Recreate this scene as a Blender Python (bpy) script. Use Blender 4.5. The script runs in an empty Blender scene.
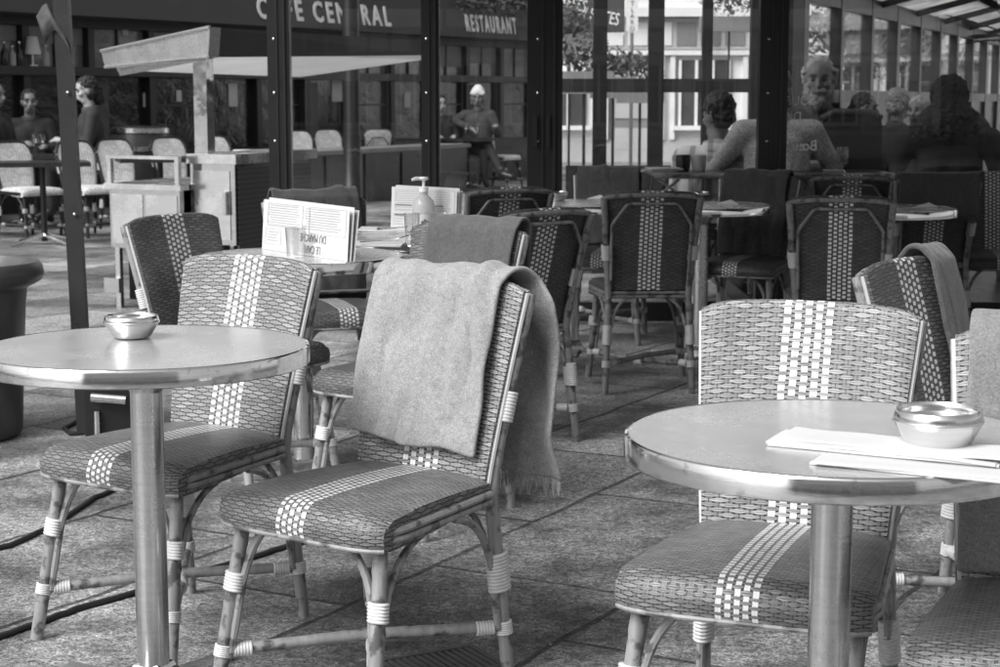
import bpy, bmesh, math, random
from mathutils import Vector, Matrix, noise
random.seed(7)
S = bpy.context.scene
COL = S.collection
R = math.radians
sin, cos, pi = math.sin, math.cos, math.pi

# ------------------------------------------------------------------ camera numbers
F, HC = 1750.0, 1.28
PITCH = math.atan(233.5 / F)
def ray(px, py):
    a, b = (px - 500) / F, (333.5 - py) / F
    return Vector((a, cos(PITCH) + b * sin(PITCH), -sin(PITCH) + b * cos(PITCH)))
def onz(px, py, z):                       # place in the world at height z
    d = ray(px, py); t = (z - HC) / d.z
    return Vector((0, 0, HC)) + d * t
def ony(px, py, y):                       # place in the world at distance y
    d = ray(px, py); t = y / d.y
    return Vector((0, 0, HC)) + d * t

# ------------------------------------------------------------------ node helpers
class NT:
    def __init__(s, name):
        s.m = bpy.data.materials.new(name); s.m.use_nodes = True
        s.t = s.m.node_tree; s.t.nodes.clear()
        s.out = s.t.nodes.new('ShaderNodeOutputMaterial')
    def n(s, typ, **kw):
        nd = s.t.nodes.new(typ)
        for k, v in kw.items(): setattr(nd, k, v)
        return nd
    def put(s, sock, v):
        if hasattr(v, 'node'): s.t.links.new(v, sock)
        elif isinstance(v, (int, float)) and sock.type == 'RGBA': sock.default_value = (v, v, v, 1)
        else: sock.default_value = v
    def M(s, op, a, b=0.0, c=0.0, clamp=False):
        nd = s.n('ShaderNodeMath', operation=op, use_clamp=clamp)
        s.put(nd.inputs[0], a); s.put(nd.inputs[1], b); s.put(nd.inputs[2], c)
        return nd.outputs[0]
    def mix(s, f, a, b):
        nd = s.n('ShaderNodeMix', data_type='FLOAT')
        s.put(nd.inputs[0], f); s.put(nd.inputs[2], a); s.put(nd.inputs[3], b)
        return nd.outputs[0]
    def step(s, v, lo, hi):
        nd = s.n('ShaderNodeMapRange', interpolation_type='SMOOTHSTEP')
        s.put(nd.inputs[0], v); nd.inputs[1].default_value = lo; nd.inputs[2].default_value = hi
        return nd.outputs[0]
    def coord(s, kind='Object'):
        return s.n('ShaderNodeTexCoord').outputs[kind]
    def mapped(s, v, scale=(1, 1, 1), rot=(0, 0, 0)):
        nd = s.n('ShaderNodeMapping'); s.put(nd.inputs[0], v)
        nd.inputs['Scale'].default_value = scale; nd.inputs['Rotation'].default_value = rot
        return nd.outputs[0]
    def noise(s, v, scale, detail=4, rough=.55):
        nd = s.n('ShaderNodeTexNoise'); s.put(nd.inputs['Vector'], v)
        nd.inputs['Scale'].default_value = scale; nd.inputs['Detail'].default_value = detail
        nd.inputs['Roughness'].default_value = rough
        return nd.outputs[0]
    def white(s, x, y):
        c = s.n('ShaderNodeCombineXYZ'); s.put(c.inputs[0], x); s.put(c.inputs[1], y)
        nd = s.n('ShaderNodeTexWhiteNoise', noise_dimensions='2D'); s.put(nd.inputs['Vector'], c.outputs[0])
        return nd.outputs[0]
    def bsdf(s, base, rough=.6, metal=0.0, bump=None, dist=.002, strength=1.0, spec=.5, sheen=0.0, coat=0.0):
        p = s.n('ShaderNodeBsdfPrincipled')
        s.put(p.inputs['Base Color'], base); s.put(p.inputs['Roughness'], rough); s.put(p.inputs['Metallic'], metal)
        p.inputs['Specular IOR Level'].default_value = spec
        if sheen: p.inputs['Sheen Weight'].default_value = sheen
        if coat: p.inputs['Coat Weight'].default_value = coat; p.inputs['Coat Roughness'].default_value = .08
        if bump is not None:
            b = s.n('ShaderNodeBump'); b.inputs['Distance'].default_value = dist; b.inputs['Strength'].default_value = strength
            s.put(b.inputs['Height'], bump); s.t.links.new(b.outputs[0], p.inputs['Normal'])
        s.t.links.new(p.outputs[0], s.out.inputs['Surface'])
        return p

def plain(name, g, rough=.6, metal=0.0, var=.25, scale=14, spec=.5, bump=0.0, coat=0.0):
    t = NT(name); co = t.coord()
    a = t.noise(co, scale, 5, .6)
    k = t.M('MULTIPLY_ADD', a, 2 * var * g, g * (1 - var))
    rr = t.M('MULTIPLY_ADD', t.noise(co, scale * .6, 4), .2, rough - .1)
    t.bsdf(k, rr, metal, bump=(a if bump else None), dist=bump or .001, spec=spec, coat=coat)
    return t.m

def weave(name, col, gap, whitec, light_all=False, sqx=.0208, sqy=.0188):
    t = NT(name)
    sep = t.n('ShaderNodeSeparateXYZ'); t.put(sep.inputs[0], t.coord('UV'))
    nz = t.noise(t.coord('UV'), 14, 2); nz2 = t.noise(t.mapped(t.coord('UV'), (1, 1, 1), (0, 0, 1.1)), 17, 2)
    u = t.M('ADD', sep.outputs[0], t.M('MULTIPLY_ADD', nz, .006, -.003))
    v = t.M('ADD', sep.outputs[1], t.M('MULTIPLY_ADD', nz2, .006, -.003))
    cu = t.M('ADD', t.M('DIVIDE', u, sqx), .5); ci = t.M('FLOOR', cu)
    fu = t.M('SUBTRACT', t.M('FRACT', cu), .5); au = t.M('ABSOLUTE', fu); an = t.M('SUBTRACT', 1.0, au)
    vv = t.M('ADD', t.M('DIVIDE', v, sqy), t.M('MULTIPLY', t.M('PINGPONG', ci, 1.0), .5))
    vn = t.M('ADD', vv, .5)
    nci = t.M('ADD', ci, t.M('SIGN', fu))
    def lens(a, vq, c):                      # one long horizontal strand seen between two warps
        f = t.M('ABSOLUTE', t.M('SUBTRACT', t.M('FRACT', vq), .5))
        k = t.M('POWER', t.M('MAXIMUM', t.M('SUBTRACT', 1.0, t.M('POWER', t.M('DIVIDE', a, .98), 2.0)), .0001), .85)
        hh = t.M('MULTIPLY', k, .222)
        q = t.M('DIVIDE', f, t.M('MAXIMUM', hh, .01))
        m = t.step(q, 1.12, .86)
        twin = t.step(q, .02, .30)           # the dark line between its two canes
        rim = t.step(q, 1.0, .5)
        rnd = t.white(c, t.M('FLOOR', vq))
        sh = t.M('MULTIPLY', t.M('MULTIPLY_ADD', twin, .5, .5), t.M('MULTIPLY_ADD', rim, .4, .6))
        sh = t.M('MULTIPLY', sh, t.M('MULTIPLY_ADD', rnd, .6, .7))
        hgt = t.M('MULTIPLY', t.M('MULTIPLY', m, t.M('MULTIPLY_ADD', k, .75, .25)), t.M('MULTIPLY_ADD', twin, .3, .7))
        return m, sh, hgt
    m1, s1, h1 = lens(au, vv, ci); m2, s2, h2 = lens(an, vn, nci)
    warpl = t.step(t.M('ABSOLUTE', t.M('SUBTRACT', t.M('FRACT', t.M('MULTIPLY', cu, 2.0)), .5)), .46, .30)
    wm = t.step(au, .44, .30)
    wcol = t.M('MULTIPLY', t.M('MULTIPLY_ADD', warpl, .26, .12), col)
    if light_all: inb = 1.0
    else: inb = t.M('LESS_THAN', t.M('ABSOLUTE', ci), 2.5)
    ww = t.M('MULTIPLY', t.M('MULTIPLY', t.step(au, .34, .29), inb), t.M('MULTIPLY_ADD', t.white(ci, t.M('FLOOR', vn)), .2, .85))
    wsplit = t.step(au, .0, .05)
    white_ = t.M('MULTIPLY', t.M('MULTIPLY_ADD', wsplit, .3, .7), whitec)
    warp = t.mix(wm, gap, wcol)
    base = t.mix(m2, warp, t.M('MULTIPLY', s2, col)); base = t.mix(ww, base, white_); base = t.mix(m1, base, t.M('MULTIPLY', s1, col))
    dirt = t.step(t.noise(t.coord('Object'), 9, 4), .25, .6)
    base = t.M('MULTIPLY', base, t.M('MULTIPLY_ADD', dirt, .2, .82))
    hgt = t.M('MAXIMUM', t.M('MAXIMUM', h1, h2), t.M('MULTIPLY', wm, .45))
    t.bsdf(base, .40, 0, bump=hgt, dist=.0035, strength=.9, spec=.5)
    return t.m

def rattan(name, g):
    t = NT(name); co = t.coord()
    a = t.noise(t.mapped(co, (60, 60, 5)), 1.0, 5)
    b = t.noise(co, 26, 3)
    k = t.M('MULTIPLY', t.M('MULTIPLY_ADD', a, 1.1, .45), t.M('MULTIPLY_ADD', t.step(b, .36, .5), .68, .32))
    t.bsdf(t.M('MULTIPLY', k, g), t.M('MULTIPLY_ADD', a, .25, .25), bump=a, dist=.001, spec=.5)
    return t.m

def wool(name, g):
    t = NT(name); co = t.coord()
    a = t.noise(co, 260, 3, .7); b = t.noise(co, 60, 4, .7); c = t.noise(co, 7, 3)
    k = t.M('MULTIPLY', t.M('MULTIPLY_ADD', a, 1.5, .25), t.M('MULTIPLY', t.M('MULTIPLY_ADD', b, .8, .6), t.M('MULTIPLY_ADD', c, .4, .8)))
    t.bsdf(t.M('MULTIPLY', k, g), .95, bump=t.M('ADD', a, b), dist=.003, strength=.7, spec=.1, sheen=.25)
    return t.m

def steel(name, g, rough, scratch=.12, metal=1.0, dirt=.3, wavy=0.0):
    t = NT(name); co = t.coord()
    a = t.noise(t.mapped(co, (1, 1, 14)), 9, 5, .65); b = t.noise(co, 5, 5, .65); c = t.noise(co, 45, 4, .7)
    sm = t.step(b, .42, .62)
    k = t.M('MULTIPLY', t.M('MULTIPLY_ADD', a, .35, .8), t.M('MULTIPLY_ADD', t.step(c, .3, .45), dirt, 1 - dirt))
    rr = t.M('ADD', t.M('MULTIPLY_ADD', sm, scratch, rough), t.M('MULTIPLY_ADD', c, .16 * dirt / .3, -.08 * dirt / .3))
    if wavy: t.bsdf(t.M('MULTIPLY', k, g), rr, metal, bump=t.noise(co, 3.5, 3), dist=wavy, strength=1.0)
    else: t.bsdf(t.M('MULTIPLY', k, g), rr, metal, bump=a, dist=.0006, strength=.35)
    return t.m

def zinc(name):
    t = NT(name); co = t.coord()
    a = t.noise(co, 7, 5, .65); b = t.noise(t.mapped(co, (40, 3, 3), (0, 0, .5)), 1.5, 4); s = t.step(t.noise(co, 16, 6, .7), .56, .63)
    k = t.M('MULTIPLY_ADD', a, .34, .44)
    sc = t.step(t.noise(t.mapped(co, (3, 26, 3), (0, 0, .9)), 2.2, 6, .75), .60, .70); k = t.M('MULTIPLY_ADD', sc, .14, t.M('MULTIPLY_ADD', s, .06, k))
    rr = t.M('ADD', t.M('MULTIPLY_ADD', a, .24, .09), t.M('MULTIPLY', b, .08))
    t.bsdf(k, rr, .62, bump=b, dist=.0004, strength=.25)
    return t.m

def glass(name, tint, fr=1.0, rough=0.0):
    t = NT(name)
    tr = t.n('ShaderNodeBsdfTransparent'); tr.inputs[0].default_value = (tint, tint, tint, 1)
    gl = t.n('ShaderNodeBsdfGlossy'); gl.inputs['Roughness'].default_value = rough; gl.inputs[0].default_value = (1, 1, 1, 1)
    lw = t.n('ShaderNodeLayerWeight'); lw.inputs[0].default_value = .5
    fa = t.M('POWER', lw.outputs['Facing'], 4.0)
    smear = t.noise(t.mapped(t.coord(), (3, 3, .8)), 2.5, 5, .7)
    k = t.M('MULTIPLY', t.M('MULTIPLY_ADD', fa, .75, .035), t.M('MULTIPLY_ADD', smear, .8 * fr, .6 * fr), clamp=True)
    mx = t.n('ShaderNodeMixShader'); t.put(mx.inputs[0], k)
    t.t.links.new(tr.outputs[0], mx.inputs[1]); t.t.links.new(gl.outputs[0], mx.inputs[2])
    t.t.links.new(mx.outputs[0], t.out.inputs['Surface'])
    return t.m

MAT = {}
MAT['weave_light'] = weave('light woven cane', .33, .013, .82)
MAT['weave_seat_shade'] = weave('shaded seat cane', .225, .012, .74)  # darker copy of the light weave, seat shade put into its colour
MAT['weave_shade'] = weave('shaded woven cane', .075, .015, .66)  # darker copy of the light weave, rear shade put into its colour
MAT['weave_mid'] = weave('mid grey woven cane', .15, .022, .72)  # in-between copy of the weave, part of that shade in its colour
MAT['weave_white'] = weave('white woven cane', .80, .25, .8, light_all=True, sqx=.03, sqy=.028)
MAT['rattan'] = rattan('rattan pole', .26)
MAT['rattan_dark'] = rattan('dark rattan pole', .15)  # darker pole to match the shaded weave
MAT['cane'] = plain('pale cane edging', .5, .4, var=.3, scale=30)
MAT['binding'] = plain('pale cane binding', .55, .5, var=.25, scale=60)
MAT['binding_dark'] = plain('dark cane binding', .36, .5, var=.25, scale=60)  # darker copy of the pale binding
MAT['wool_light'] = wool('pale grey wool', .27)
MAT['wool_mid'] = wool('mid grey wool', .085)
MAT['wool_soft'] = wool('soft grey wool', .19)
MAT['wool_dark'] = wool('charcoal wool', .055)
MAT['steel'] = steel('brushed steel', .76, .20, dirt=.09)
MAT['steel_polished'] = steel('polished steel', .72, .07, .10)
MAT['steel_sheet'] = steel('worn sheet steel', .62, .05, .12, dirt=.06, wavy=.004)
MAT['steel_ash'] = steel('brushed ashtray steel', .72, .17, .08, dirt=.1)
MAT['steel_gutter'] = steel('smudged steel gutter', .62, .24, .12, metal=.75, dirt=.35, wavy=.003)
MAT['zinc'] = zinc('zinc table top')
MAT['black_paint'] = plain('black painted metal', .013, .35, var=.35, scale=8)
MAT['facade_paint'] = plain('dark facade paint', .020, .35, var=.4, scale=3)
MAT['fascia_cloth'] = plain('dark grey awning cloth', .05, .75, var=.2, scale=3)
MAT['white_paint'] = plain('white lettering paint', .75, .5, var=.08)
MAT['white_cloth'] = None
MAT['paper'] = plain('white paper', .56, .7, var=.12, scale=7)
MAT['ink'] = plain('grey print ink', .16, .7, var=.3)
MAT['ink_pale'] = plain('pale print ink', .30, .7, var=.3, scale=90)
MAT['dark_glass'] = plain('dark window glass', .018, .12, var=.6, scale=2.2, spec=1.0, bump=.02)
MAT['dark_wood'] = plain('dark varnished wood', .025, .3, var=.5, scale=6)
MAT['stone'] = plain('pale limestone', .72, .85, var=.22, scale=1.6, bump=.01)
MAT['plaster'] = plain('white plaster', .84, .9, var=.15, scale=1.2)
MAT['stone_dark'] = plain('grey stone trim', .42, .85, var=.25, scale=2)
MAT['shop_grey'] = plain('grey shop joinery', .20, .5, var=.3, scale=2)
MAT['skin'] = plain('skin', .18, .5, var=.12, scale=25)
MAT['skin_pale'] = plain('pale skin', .33, .5, var=.1, scale=25)
MAT['hair_dark'] = plain('dark hair', .012, .7, var=.6, scale=90, bump=.004)
MAT['hair_grey'] = plain('grey hair', .22, .6, var=.5, scale=90, bump=.004)
MAT['knit_pale'] = plain('pale knitted wool', .62, .9, var=.5, scale=60, bump=.004)
MAT['brow_grey'] = plain('grey brow', .10, .7)
MAT['hair_white'] = plain('white hair', .38, .6, var=.3, scale=90, bump=.004)
MAT['coat_black'] = plain('black coat cloth', .02, .8, var=.3, scale=14)
MAT['coat_grey'] = plain('dark grey coat cloth', .045, .8, var=.3, scale=14)
MAT['trousers'] = plain('dark trousers', .03, .8, var=.3, scale=14)
MAT['leather'] = plain('black leather', .018, .4, var=.3, scale=20)
MAT['terracotta'] = plain('dark glazed pot', .075, .35, var=.4, scale=9, bump=.003)
MAT['bottle_dark'] = plain('dark bottle glass', .02, .1)
MAT['soil'] = plain('potting soil', .04, .95, var=.6, scale=60, bump=.01)
MAT['leaf'] = plain('leaf', .07, .6, var=.5, scale=8)
MAT['leaf_dark'] = plain('dark leaf', .035, .6, var=.5, scale=8)
MAT['bark'] = plain('bark', .06, .9, var=.4, scale=18)
MAT['iron'] = plain('worn iron', .11, .5, .4, var=.4, scale=30)
MAT['rubber'] = plain('black rubber', .02, .7)
MAT['iris'] = plain('dark eye', .02, .2)
MAT['roof_glass'] = None
MAT['glass'] = glass('terrace glass', .95, .9)
MAT['glass_far'] = glass('far window glass', .96, .3)
MAT['tumbler'] = glass('drinking glass', .88, 2.2)
def roofglass():
    t = NT('translucent roof panel'); co = t.coord()
    a = t.step(t.noise(t.mapped(co, (1.5, 3, 2)), 1.6, 6, .72), .3, .7)
    d = t.n('ShaderNodeBsdfDiffuse'); tl = t.n('ShaderNodeBsdfTranslucent'); tp = t.n('ShaderNodeBsdfTransparent')
    k = t.M('MULTIPLY_ADD', a, .5, .2)
    t.put(d.inputs[0], k); t.put(tl.inputs[0], k)
    m1 = t.n('ShaderNodeMixShader'); m1.inputs[0].default_value = .7
    t.t.links.new(d.outputs[0], m1.inputs[1]); t.t.links.new(tl.outputs[0], m1.inputs[2])
    m2 = t.n('ShaderNodeMixShader'); m2.inputs[0].default_value = .25
    t.t.links.new(m1.outputs[0], m2.inputs[1]); t.t.links.new(tp.outputs[0], m2.inputs[2])
    t.t.links.new(m2.outputs[0], t.out.inputs['Surface']); return t.m
MAT['roof_glass'] = roofglass()
def thincloth():
    t = NT('white canopy cloth'); d = t.n('ShaderNodeBsdfDiffuse'); tl = t.n('ShaderNodeBsdfTranslucent'); k = t.M('MULTIPLY_ADD', t.noise(t.coord(), 3, 4), .2, .65)
    t.put(d.inputs[0], k); t.put(tl.inputs[0], k); m1 = t.n('ShaderNodeMixShader'); m1.inputs[0].default_value = .55
    t.t.links.new(d.outputs[0], m1.inputs[1]); t.t.links.new(tl.outputs[0], m1.inputs[2]); t.t.links.new(m1.outputs[0], t.out.inputs['Surface']); return t.m
MAT['white_cloth'] = thincloth()
def plaid():
    t = NT('pale plaid shirt cloth'); sp = t.n('ShaderNodeSeparateXYZ'); t.put(sp.inputs[0], t.coord())
    a = t.step(t.M('SINE', t.M('MULTIPLY', sp.outputs[0], 62)), .35, .8); b = t.step(t.M('SINE', t.M('MULTIPLY', sp.outputs[2], 62)), .35, .8)
    k = t.M('MULTIPLY', t.M('MULTIPLY_ADD', a, -.28, .6), t.M('MULTIPLY_ADD', b, -.4, 1.0))
    t.bsdf(k, .85); return t.m
MAT['plaid'] = plaid()
def knit():
    t = NT('pale mottled knit'); co = t.coord(); a = t.noise(co, 90, 4, .75); b = t.noise(co, 12, 4)
    t.bsdf(t.M('MULTIPLY', t.M('MULTIPLY_ADD', t.step(a, .35, .65), .6, .4), t.M('MULTIPLY_ADD', b, .6, .3)), .95, bump=a, dist=.006); return t.m
MAT['knit'] = knit()
def perforated():
    t = NT('perforated dark panel'); sp = t.n('ShaderNodeSeparateXYZ'); t.put(sp.inputs[0], t.coord())
    s = 1 / .03
    x = t.M('SUBTRACT', t.M('FRACT', t.M('MULTIPLY', t.M('ADD', sp.outputs[0], sp.outputs[1]), s)), .5); z = t.M('SUBTRACT', t.M('FRACT', t.M('MULTIPLY', sp.outputs[2], s)), .5)
    r = t.M('SQRT', t.M('ADD', t.M('MULTIPLY', x, x), t.M('MULTIPLY', z, z)))
    t.bsdf(t.mix(t.step(r, .2, .3), .10, .025), .4); return t.m
MAT['perforated'] = perforated()
def barcloth():
    t = NT('crumpled clear plastic'); co = t.coord()
    a = t.noise(co, 18, 5, .7)
    t.bsdf(t.M('MULTIPLY_ADD', a, .10, .01), .55, 0, bump=a, dist=.006, spec=.25); return t.m
MAT['plastic'] = barcloth()

# ------------------------------------------------------------------ mesh builder
class MB:
    def __init__(s): s.v, s.f, s.uv = [], [], []
    def add(s, vs, fs, uvs=None):
        o = len(s.v); s.v += [Vector(a) for a in vs]
        for i, f in enumerate(fs):
            s.f.append([o + k for k in f]); s.uv.append(uvs[i] if uvs else None)
        return s
    def box(s, c, size, rz=0, M=None, bev=0):
        x, y, z = size[0] / 2, size[1] / 2, size[2] / 2
        vs = [Vector((a * x, b * y, d * z)) for a in (-1, 1) for b in (-1, 1) for d in (-1, 1)]
        m = Matrix.Translation(c) @ (M.to_4x4() if M else Matrix.Rotation(rz, 4, 'Z'))
        s.add([m @ a for a in vs], [(0, 1, 3, 2), (4, 6, 7, 5), (0, 4, 5, 1), (2, 3, 7, 6), (0, 2, 6, 4), (1, 5, 7, 3)]); return s
    def span(s, a, b): return s.box([(p + q) / 2 for p, q in zip(a, b)], [abs(q - p) for p, q in zip(a, b)])
    def bar(s, p, q, w, t):                 # rectangular bar between two points
        p, q = Vector(p), Vector(q); d = q - p
        zax = d.normalized(); up = Vector((0, 0, 1)) if abs(zax.z) < .95 else Vector((0, 1, 0))
        x = zax.cross(up).normalized(); y = zax.cross(x)
        return s.box((p + q) / 2, (w, t, d.length), M=Matrix((x, y, zax)).transposed())
    def tube(s, pts, r, sides=10, cap=True, ell=None):
        pts = [Vector(p) for p in pts]; n = len(pts)
        rr = r if isinstance(r, (list, tuple)) else [r] * n
        t0 = (pts[1] - pts[0]).normalized()
        up = Vector((0, 0, 1)) if abs(t0.z) < .9 else Vector((0, 1, 0))
        a = t0.cross(up).normalized(); vs = []
        for i in range(n):
            t = (pts[min(i + 1, n - 1)] - pts[max(i - 1, 0)]).normalized()
            a = (a - t * a.dot(t)).normalized(); b = t.cross(a)
            for k in range(sides):
                th = 2 * pi * k / sides
                off = (a * cos(th) + b * sin(th)) * rr[i]
                if ell: e, kx = ell; e = Vector(e).normalized(); off += e * e.dot(off) * (kx - 1)
                vs.append(pts[i] + off)
        fs = [(i * sides + k, i * sides + (k + 1) % sides, (i + 1) * sides + (k + 1) % sides, (i + 1) * sides + k) for i in range(n - 1) for k in range(sides)]
        if cap: fs += [tuple(reversed(range(sides))), tuple(range((n - 1) * sides, n * sides))]
        s.add(vs, fs); return s
    def lathe(s, prof, seg=48, at=(0, 0, 0), M=None):
        at = Vector(at); vs = []; M = M or Matrix.Identity(3)
        for r, z in prof:
            for k in range(seg):
                th = 2 * pi * k / seg; vs.append(at + M @ Vector((r * cos(th), r * sin(th), z)))
        n = len(prof)
        fs = [(i * seg + k, i * seg + (k + 1) % seg, (i + 1) * seg + (k + 1) % seg, (i + 1) * seg + k) for i in range(n - 1) for k in range(seg)]
        if prof[0][0] > 1e-5: fs.append(tuple(reversed(range(seg))))
        if prof[-1][0] > 1e-5: fs.append(tuple(range((n - 1) * seg, n * seg)))
        s.add(vs, fs); return s
    def ball(s, c, r, seg=14, rings=9, M=None):
        r = r if isinstance(r, (list, tuple)) else (r, r, r); vs = []; c = Vector(c)
        for i in range(1, rings):
            ph = pi * i / rings
            for k in range(seg):
                th = 2 * pi * k / seg
                p = Vector((r[0] * sin(ph) * cos(th), r[1] * sin(ph) * sin(th), r[2] * cos(ph)))
                vs.append(c + (M @ p if M else p))
        top = len(vs); e = Vector((0, 0, r[2])); vs += [c + (M @ e if M else e), c - (M @ e if M else e)]
        fs = [(i * seg + k, (i + 1) * seg + k, (i + 1) * seg + (k + 1) % seg, i * seg + (k + 1) % seg) for i in range(rings - 2) for k in range(seg)]
        fs += [(top, k, (k + 1) % seg) for k in range(seg)] + [(top + 1, (rings - 2) * seg + (k + 1) % seg, (rings - 2) * seg + k) for k in range(seg)]
        s.add(vs, fs); return s
    def prism(s, poly, d):                  # 3-D polygon pushed along d
        n = len(poly); d = Vector(d); vs = [Vector(p) for p in poly] + [Vector(p) + d for p in poly]
        s.add(vs, [tuple(range(n)), tuple(reversed(range(n, 2 * n)))] + [(i, i + n, (i + 1) % n + n, (i + 1) % n) for i in range(n)]); return s
    def build(s, name, mat, parent=None, smooth=False, angle=40):
        me = bpy.data.meshes.new(name); me.from_pydata(s.v, [], s.f); me.update()
        if any(u is not None for u in s.uv):
            l = me.uv_layers.new(name='UVMap'); k = 0
            for f, u in zip(s.f, s.uv):
                for j in range(len(f)):
                    if u: l.data[k].uv = u[j]
                    k += 1
        bm = bmesh.new(); bm.from_mesh(me); bmesh.ops.recalc_face_normals(bm, faces=bm.faces); bm.to_mesh(me); bm.free()
        me.materials.append(MAT[mat] if isinstance(mat, str) else mat)
        if smooth:
            for p in me.polygons: p.use_smooth = True
            if angle:
                me.set_sharp_from_angle(angle=R(angle))
        o = bpy.data.objects.new(name, me); COL.objects.link(o)
        if parent: o.parent = parent
        return o

def tag(o, label, cat, group=None, kind=None):
    if label: o['label'] = label
    if cat: o['category'] = cat
    if group: o['group'] = group
    if kind: o['kind'] = kind
    return o
def thing(name, label, cat, loc=(0, 0, 0), rz=0, group=None):
    o = bpy.data.objects.new(name, None); COL.objects.link(o); o.empty_display_size = .1
    o.location = loc; o.rotation_euler = (0, 0, rz)
    return tag(o, label, cat, group)
def struct(o): o['kind'] = 'structure'; return o
def dup(root, loc, rz, label, scale=None):
    def cp(o, parent):
        c = o.copy(); COL.objects.link(c)
        if parent: c.parent = parent
        for ch in [x for x in KIDS.get(o.name, [])]: KIDS.setdefault(c.name, []).append(cp(ch, c))
        return c
    KIDS = {}
    for o in bpy.data.objects:
        if o.parent: KIDS.setdefault(o.parent.name, []).append(o)
    r = cp(root, None); r.location = loc; r.rotation_euler = (0, 0, rz); r['label'] = label
    if scale: r.scale = (scale,) * 3
    return r

def text_mesh(name, s, mat, size, M, parent=None, depth=.006, sx=1.0, align='CENTER', spacing=1.0, fat=0.0):
    cu = bpy.data.curves.new(name, 'FONT'); cu.body = s; cu.size = size; cu.extrude = depth / 2; cu.align_x = align; cu.align_y = 'CENTER'; cu.resolution_u = 3; cu.space_character = spacing; cu.offset = fat
    ob = bpy.data.objects.new(name, cu); COL.objects.link(ob)
    dg = bpy.context.evaluated_depsgraph_get(); dg.update()
    me = bpy.data.meshes.new_from_object(ob.evaluated_get(dg)); bpy.data.objects.remove(ob)
    me.transform(M @ Matrix.Diagonal((sx, 1, 1, 1)))
    me.materials.clear(); me.materials.append(MAT[mat])
    o = bpy.data.objects.new(name, me); COL.objects.link(o)
    if parent: o.parent = parent
    return o
def frame(o, x, n):                         # text placed at o, running along x, facing n
    x = Vector(x).normalized(); n = Vector(n).normalized(); y = n.cross(x).normalized()
    m = Matrix((x, y, n)).transposed().to_4x4(); m.translation = Vector(o); return m

# ------------------------------------------------------------------ ground
def ground_mat():
    t = NT('stone paving'); co = t.coord()
    rot = t.mapped(co, (1, 1, 1), (0, 0, R(-61)))
    br = t.n('ShaderNodeTexBrick', offset=.43, squash=1.0); wn_ = t.n('ShaderNodeTexNoise'); t.put(wn_.inputs['Vector'], co); wn_.inputs['Scale'].default_value = 2.6; wn_.inputs['Detail'].default_value = 6; vm = t.n('ShaderNodeVectorMath', operation='MULTIPLY_ADD'); t.put(vm.inputs[0], wn_.outputs['Color']); vm.inputs[1].default_value = (.06, .06, 0); t.put(vm.inputs[2], rot); t.put(br.inputs['Vector'], vm.outputs[0])
    br.inputs['Scale'].default_value = 1.0; br.inputs['Brick Width'].default_value = 1.02; br.inputs['Row Height'].default_value = .62
    br.inputs['Mortar Size'].default_value = .010; br.inputs['Mortar Smooth'].default_value = .3; br.inputs['Bias'].default_value = 0
    br.inputs['Color1'].default_value = (.45, .45, .45, 1); br.inputs['Color2'].default_value = (1, 1, 1, 1); br.inputs['Mortar'].default_value = (.22, .22, .22, 1)
    wobble = t.noise(co, 3, 3)
    a = t.noise(co, 1.3, 6, .65); b = t.noise(co, 9, 7, .75); c = t.noise(co, 130, 3, .8)
    k = t.M('MULTIPLY', br.outputs['Color'], t.M('MULTIPLY_ADD', t.step(a, .36, .60), .85, .33))
    k = t.M('MULTIPLY', k, t.M('MULTIPLY_ADD', t.step(b, .32, .66), .5, .66))
    k = t.M('MULTIPLY', k, t.M('MULTIPLY_ADD', t.step(c, .34, .66), 1.15, .35)); e = t.step(t.noise(co, 48, 4, .7), .34, .66); k = t.M('MULTIPLY', k, t.M('MULTIPLY_ADD', e, .85, .5)); p_ = t.n('ShaderNodeTexVoronoi'); t.put(p_.inputs['Vector'], co); p_.inputs['Scale'].default_value = 55; k = t.M('MULTIPLY', k, t.M('MULTIPLY_ADD', t.step(p_.outputs['Distance'], .12, .3), .5, .5))
    spk = t.step(t.noise(co, 210, 2, .6), .66, .72)
    k = t.M('MULTIPLY_ADD', spk, .13, t.M('MULTIPLY', k, .41))
    h = t.M('ADD', t.M('MULTIPLY', br.outputs['Fac'], -1.6), t.M('ADD', t.M('MULTIPLY', c, .45), t.M('MULTIPLY', b, .8)))
    t.bsdf(k, t.M('MULTIPLY_ADD', b, .5, .30), bump=h, dist=.008, strength=.8, spec=.4)
    return t.m
g = MB()
# a gently uneven sheet near the camera, flat beyond
N = 60
def gcoord(i): t = 2 * i / N - 1; return math.copysign(abs(t) ** 2.2, t) * 150
vs = [(gcoord(i), gcoord(j) + 8, 0) for j in range(N + 1) for i in range(N + 1)]
fs = [(j * (N + 1) + i, j * (N + 1) + i + 1, (j + 1) * (N + 1) + i + 1, (j + 1) * (N + 1) + i) for j in range(N) for i in range(N)]
g.add(vs, fs); struct(g.build('pavement', ground_mat()))

lit = MB(); rnd = random.Random(21)
for k in range(240):
    y = rnd.uniform(3.2, 9); x = rnd.uniform(-.32, .32) * y; r_ = rnd.uniform(.0012, .0032); a = rnd.uniform(0, pi)
    lit.box((x, y, r_ * .5 + .001), (r_ * 2.2, r_ * 1.2, r_), rz=a)
tag(lit.build('crumbs', 'ink_pale'), None, None, kind='stuff')
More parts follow.
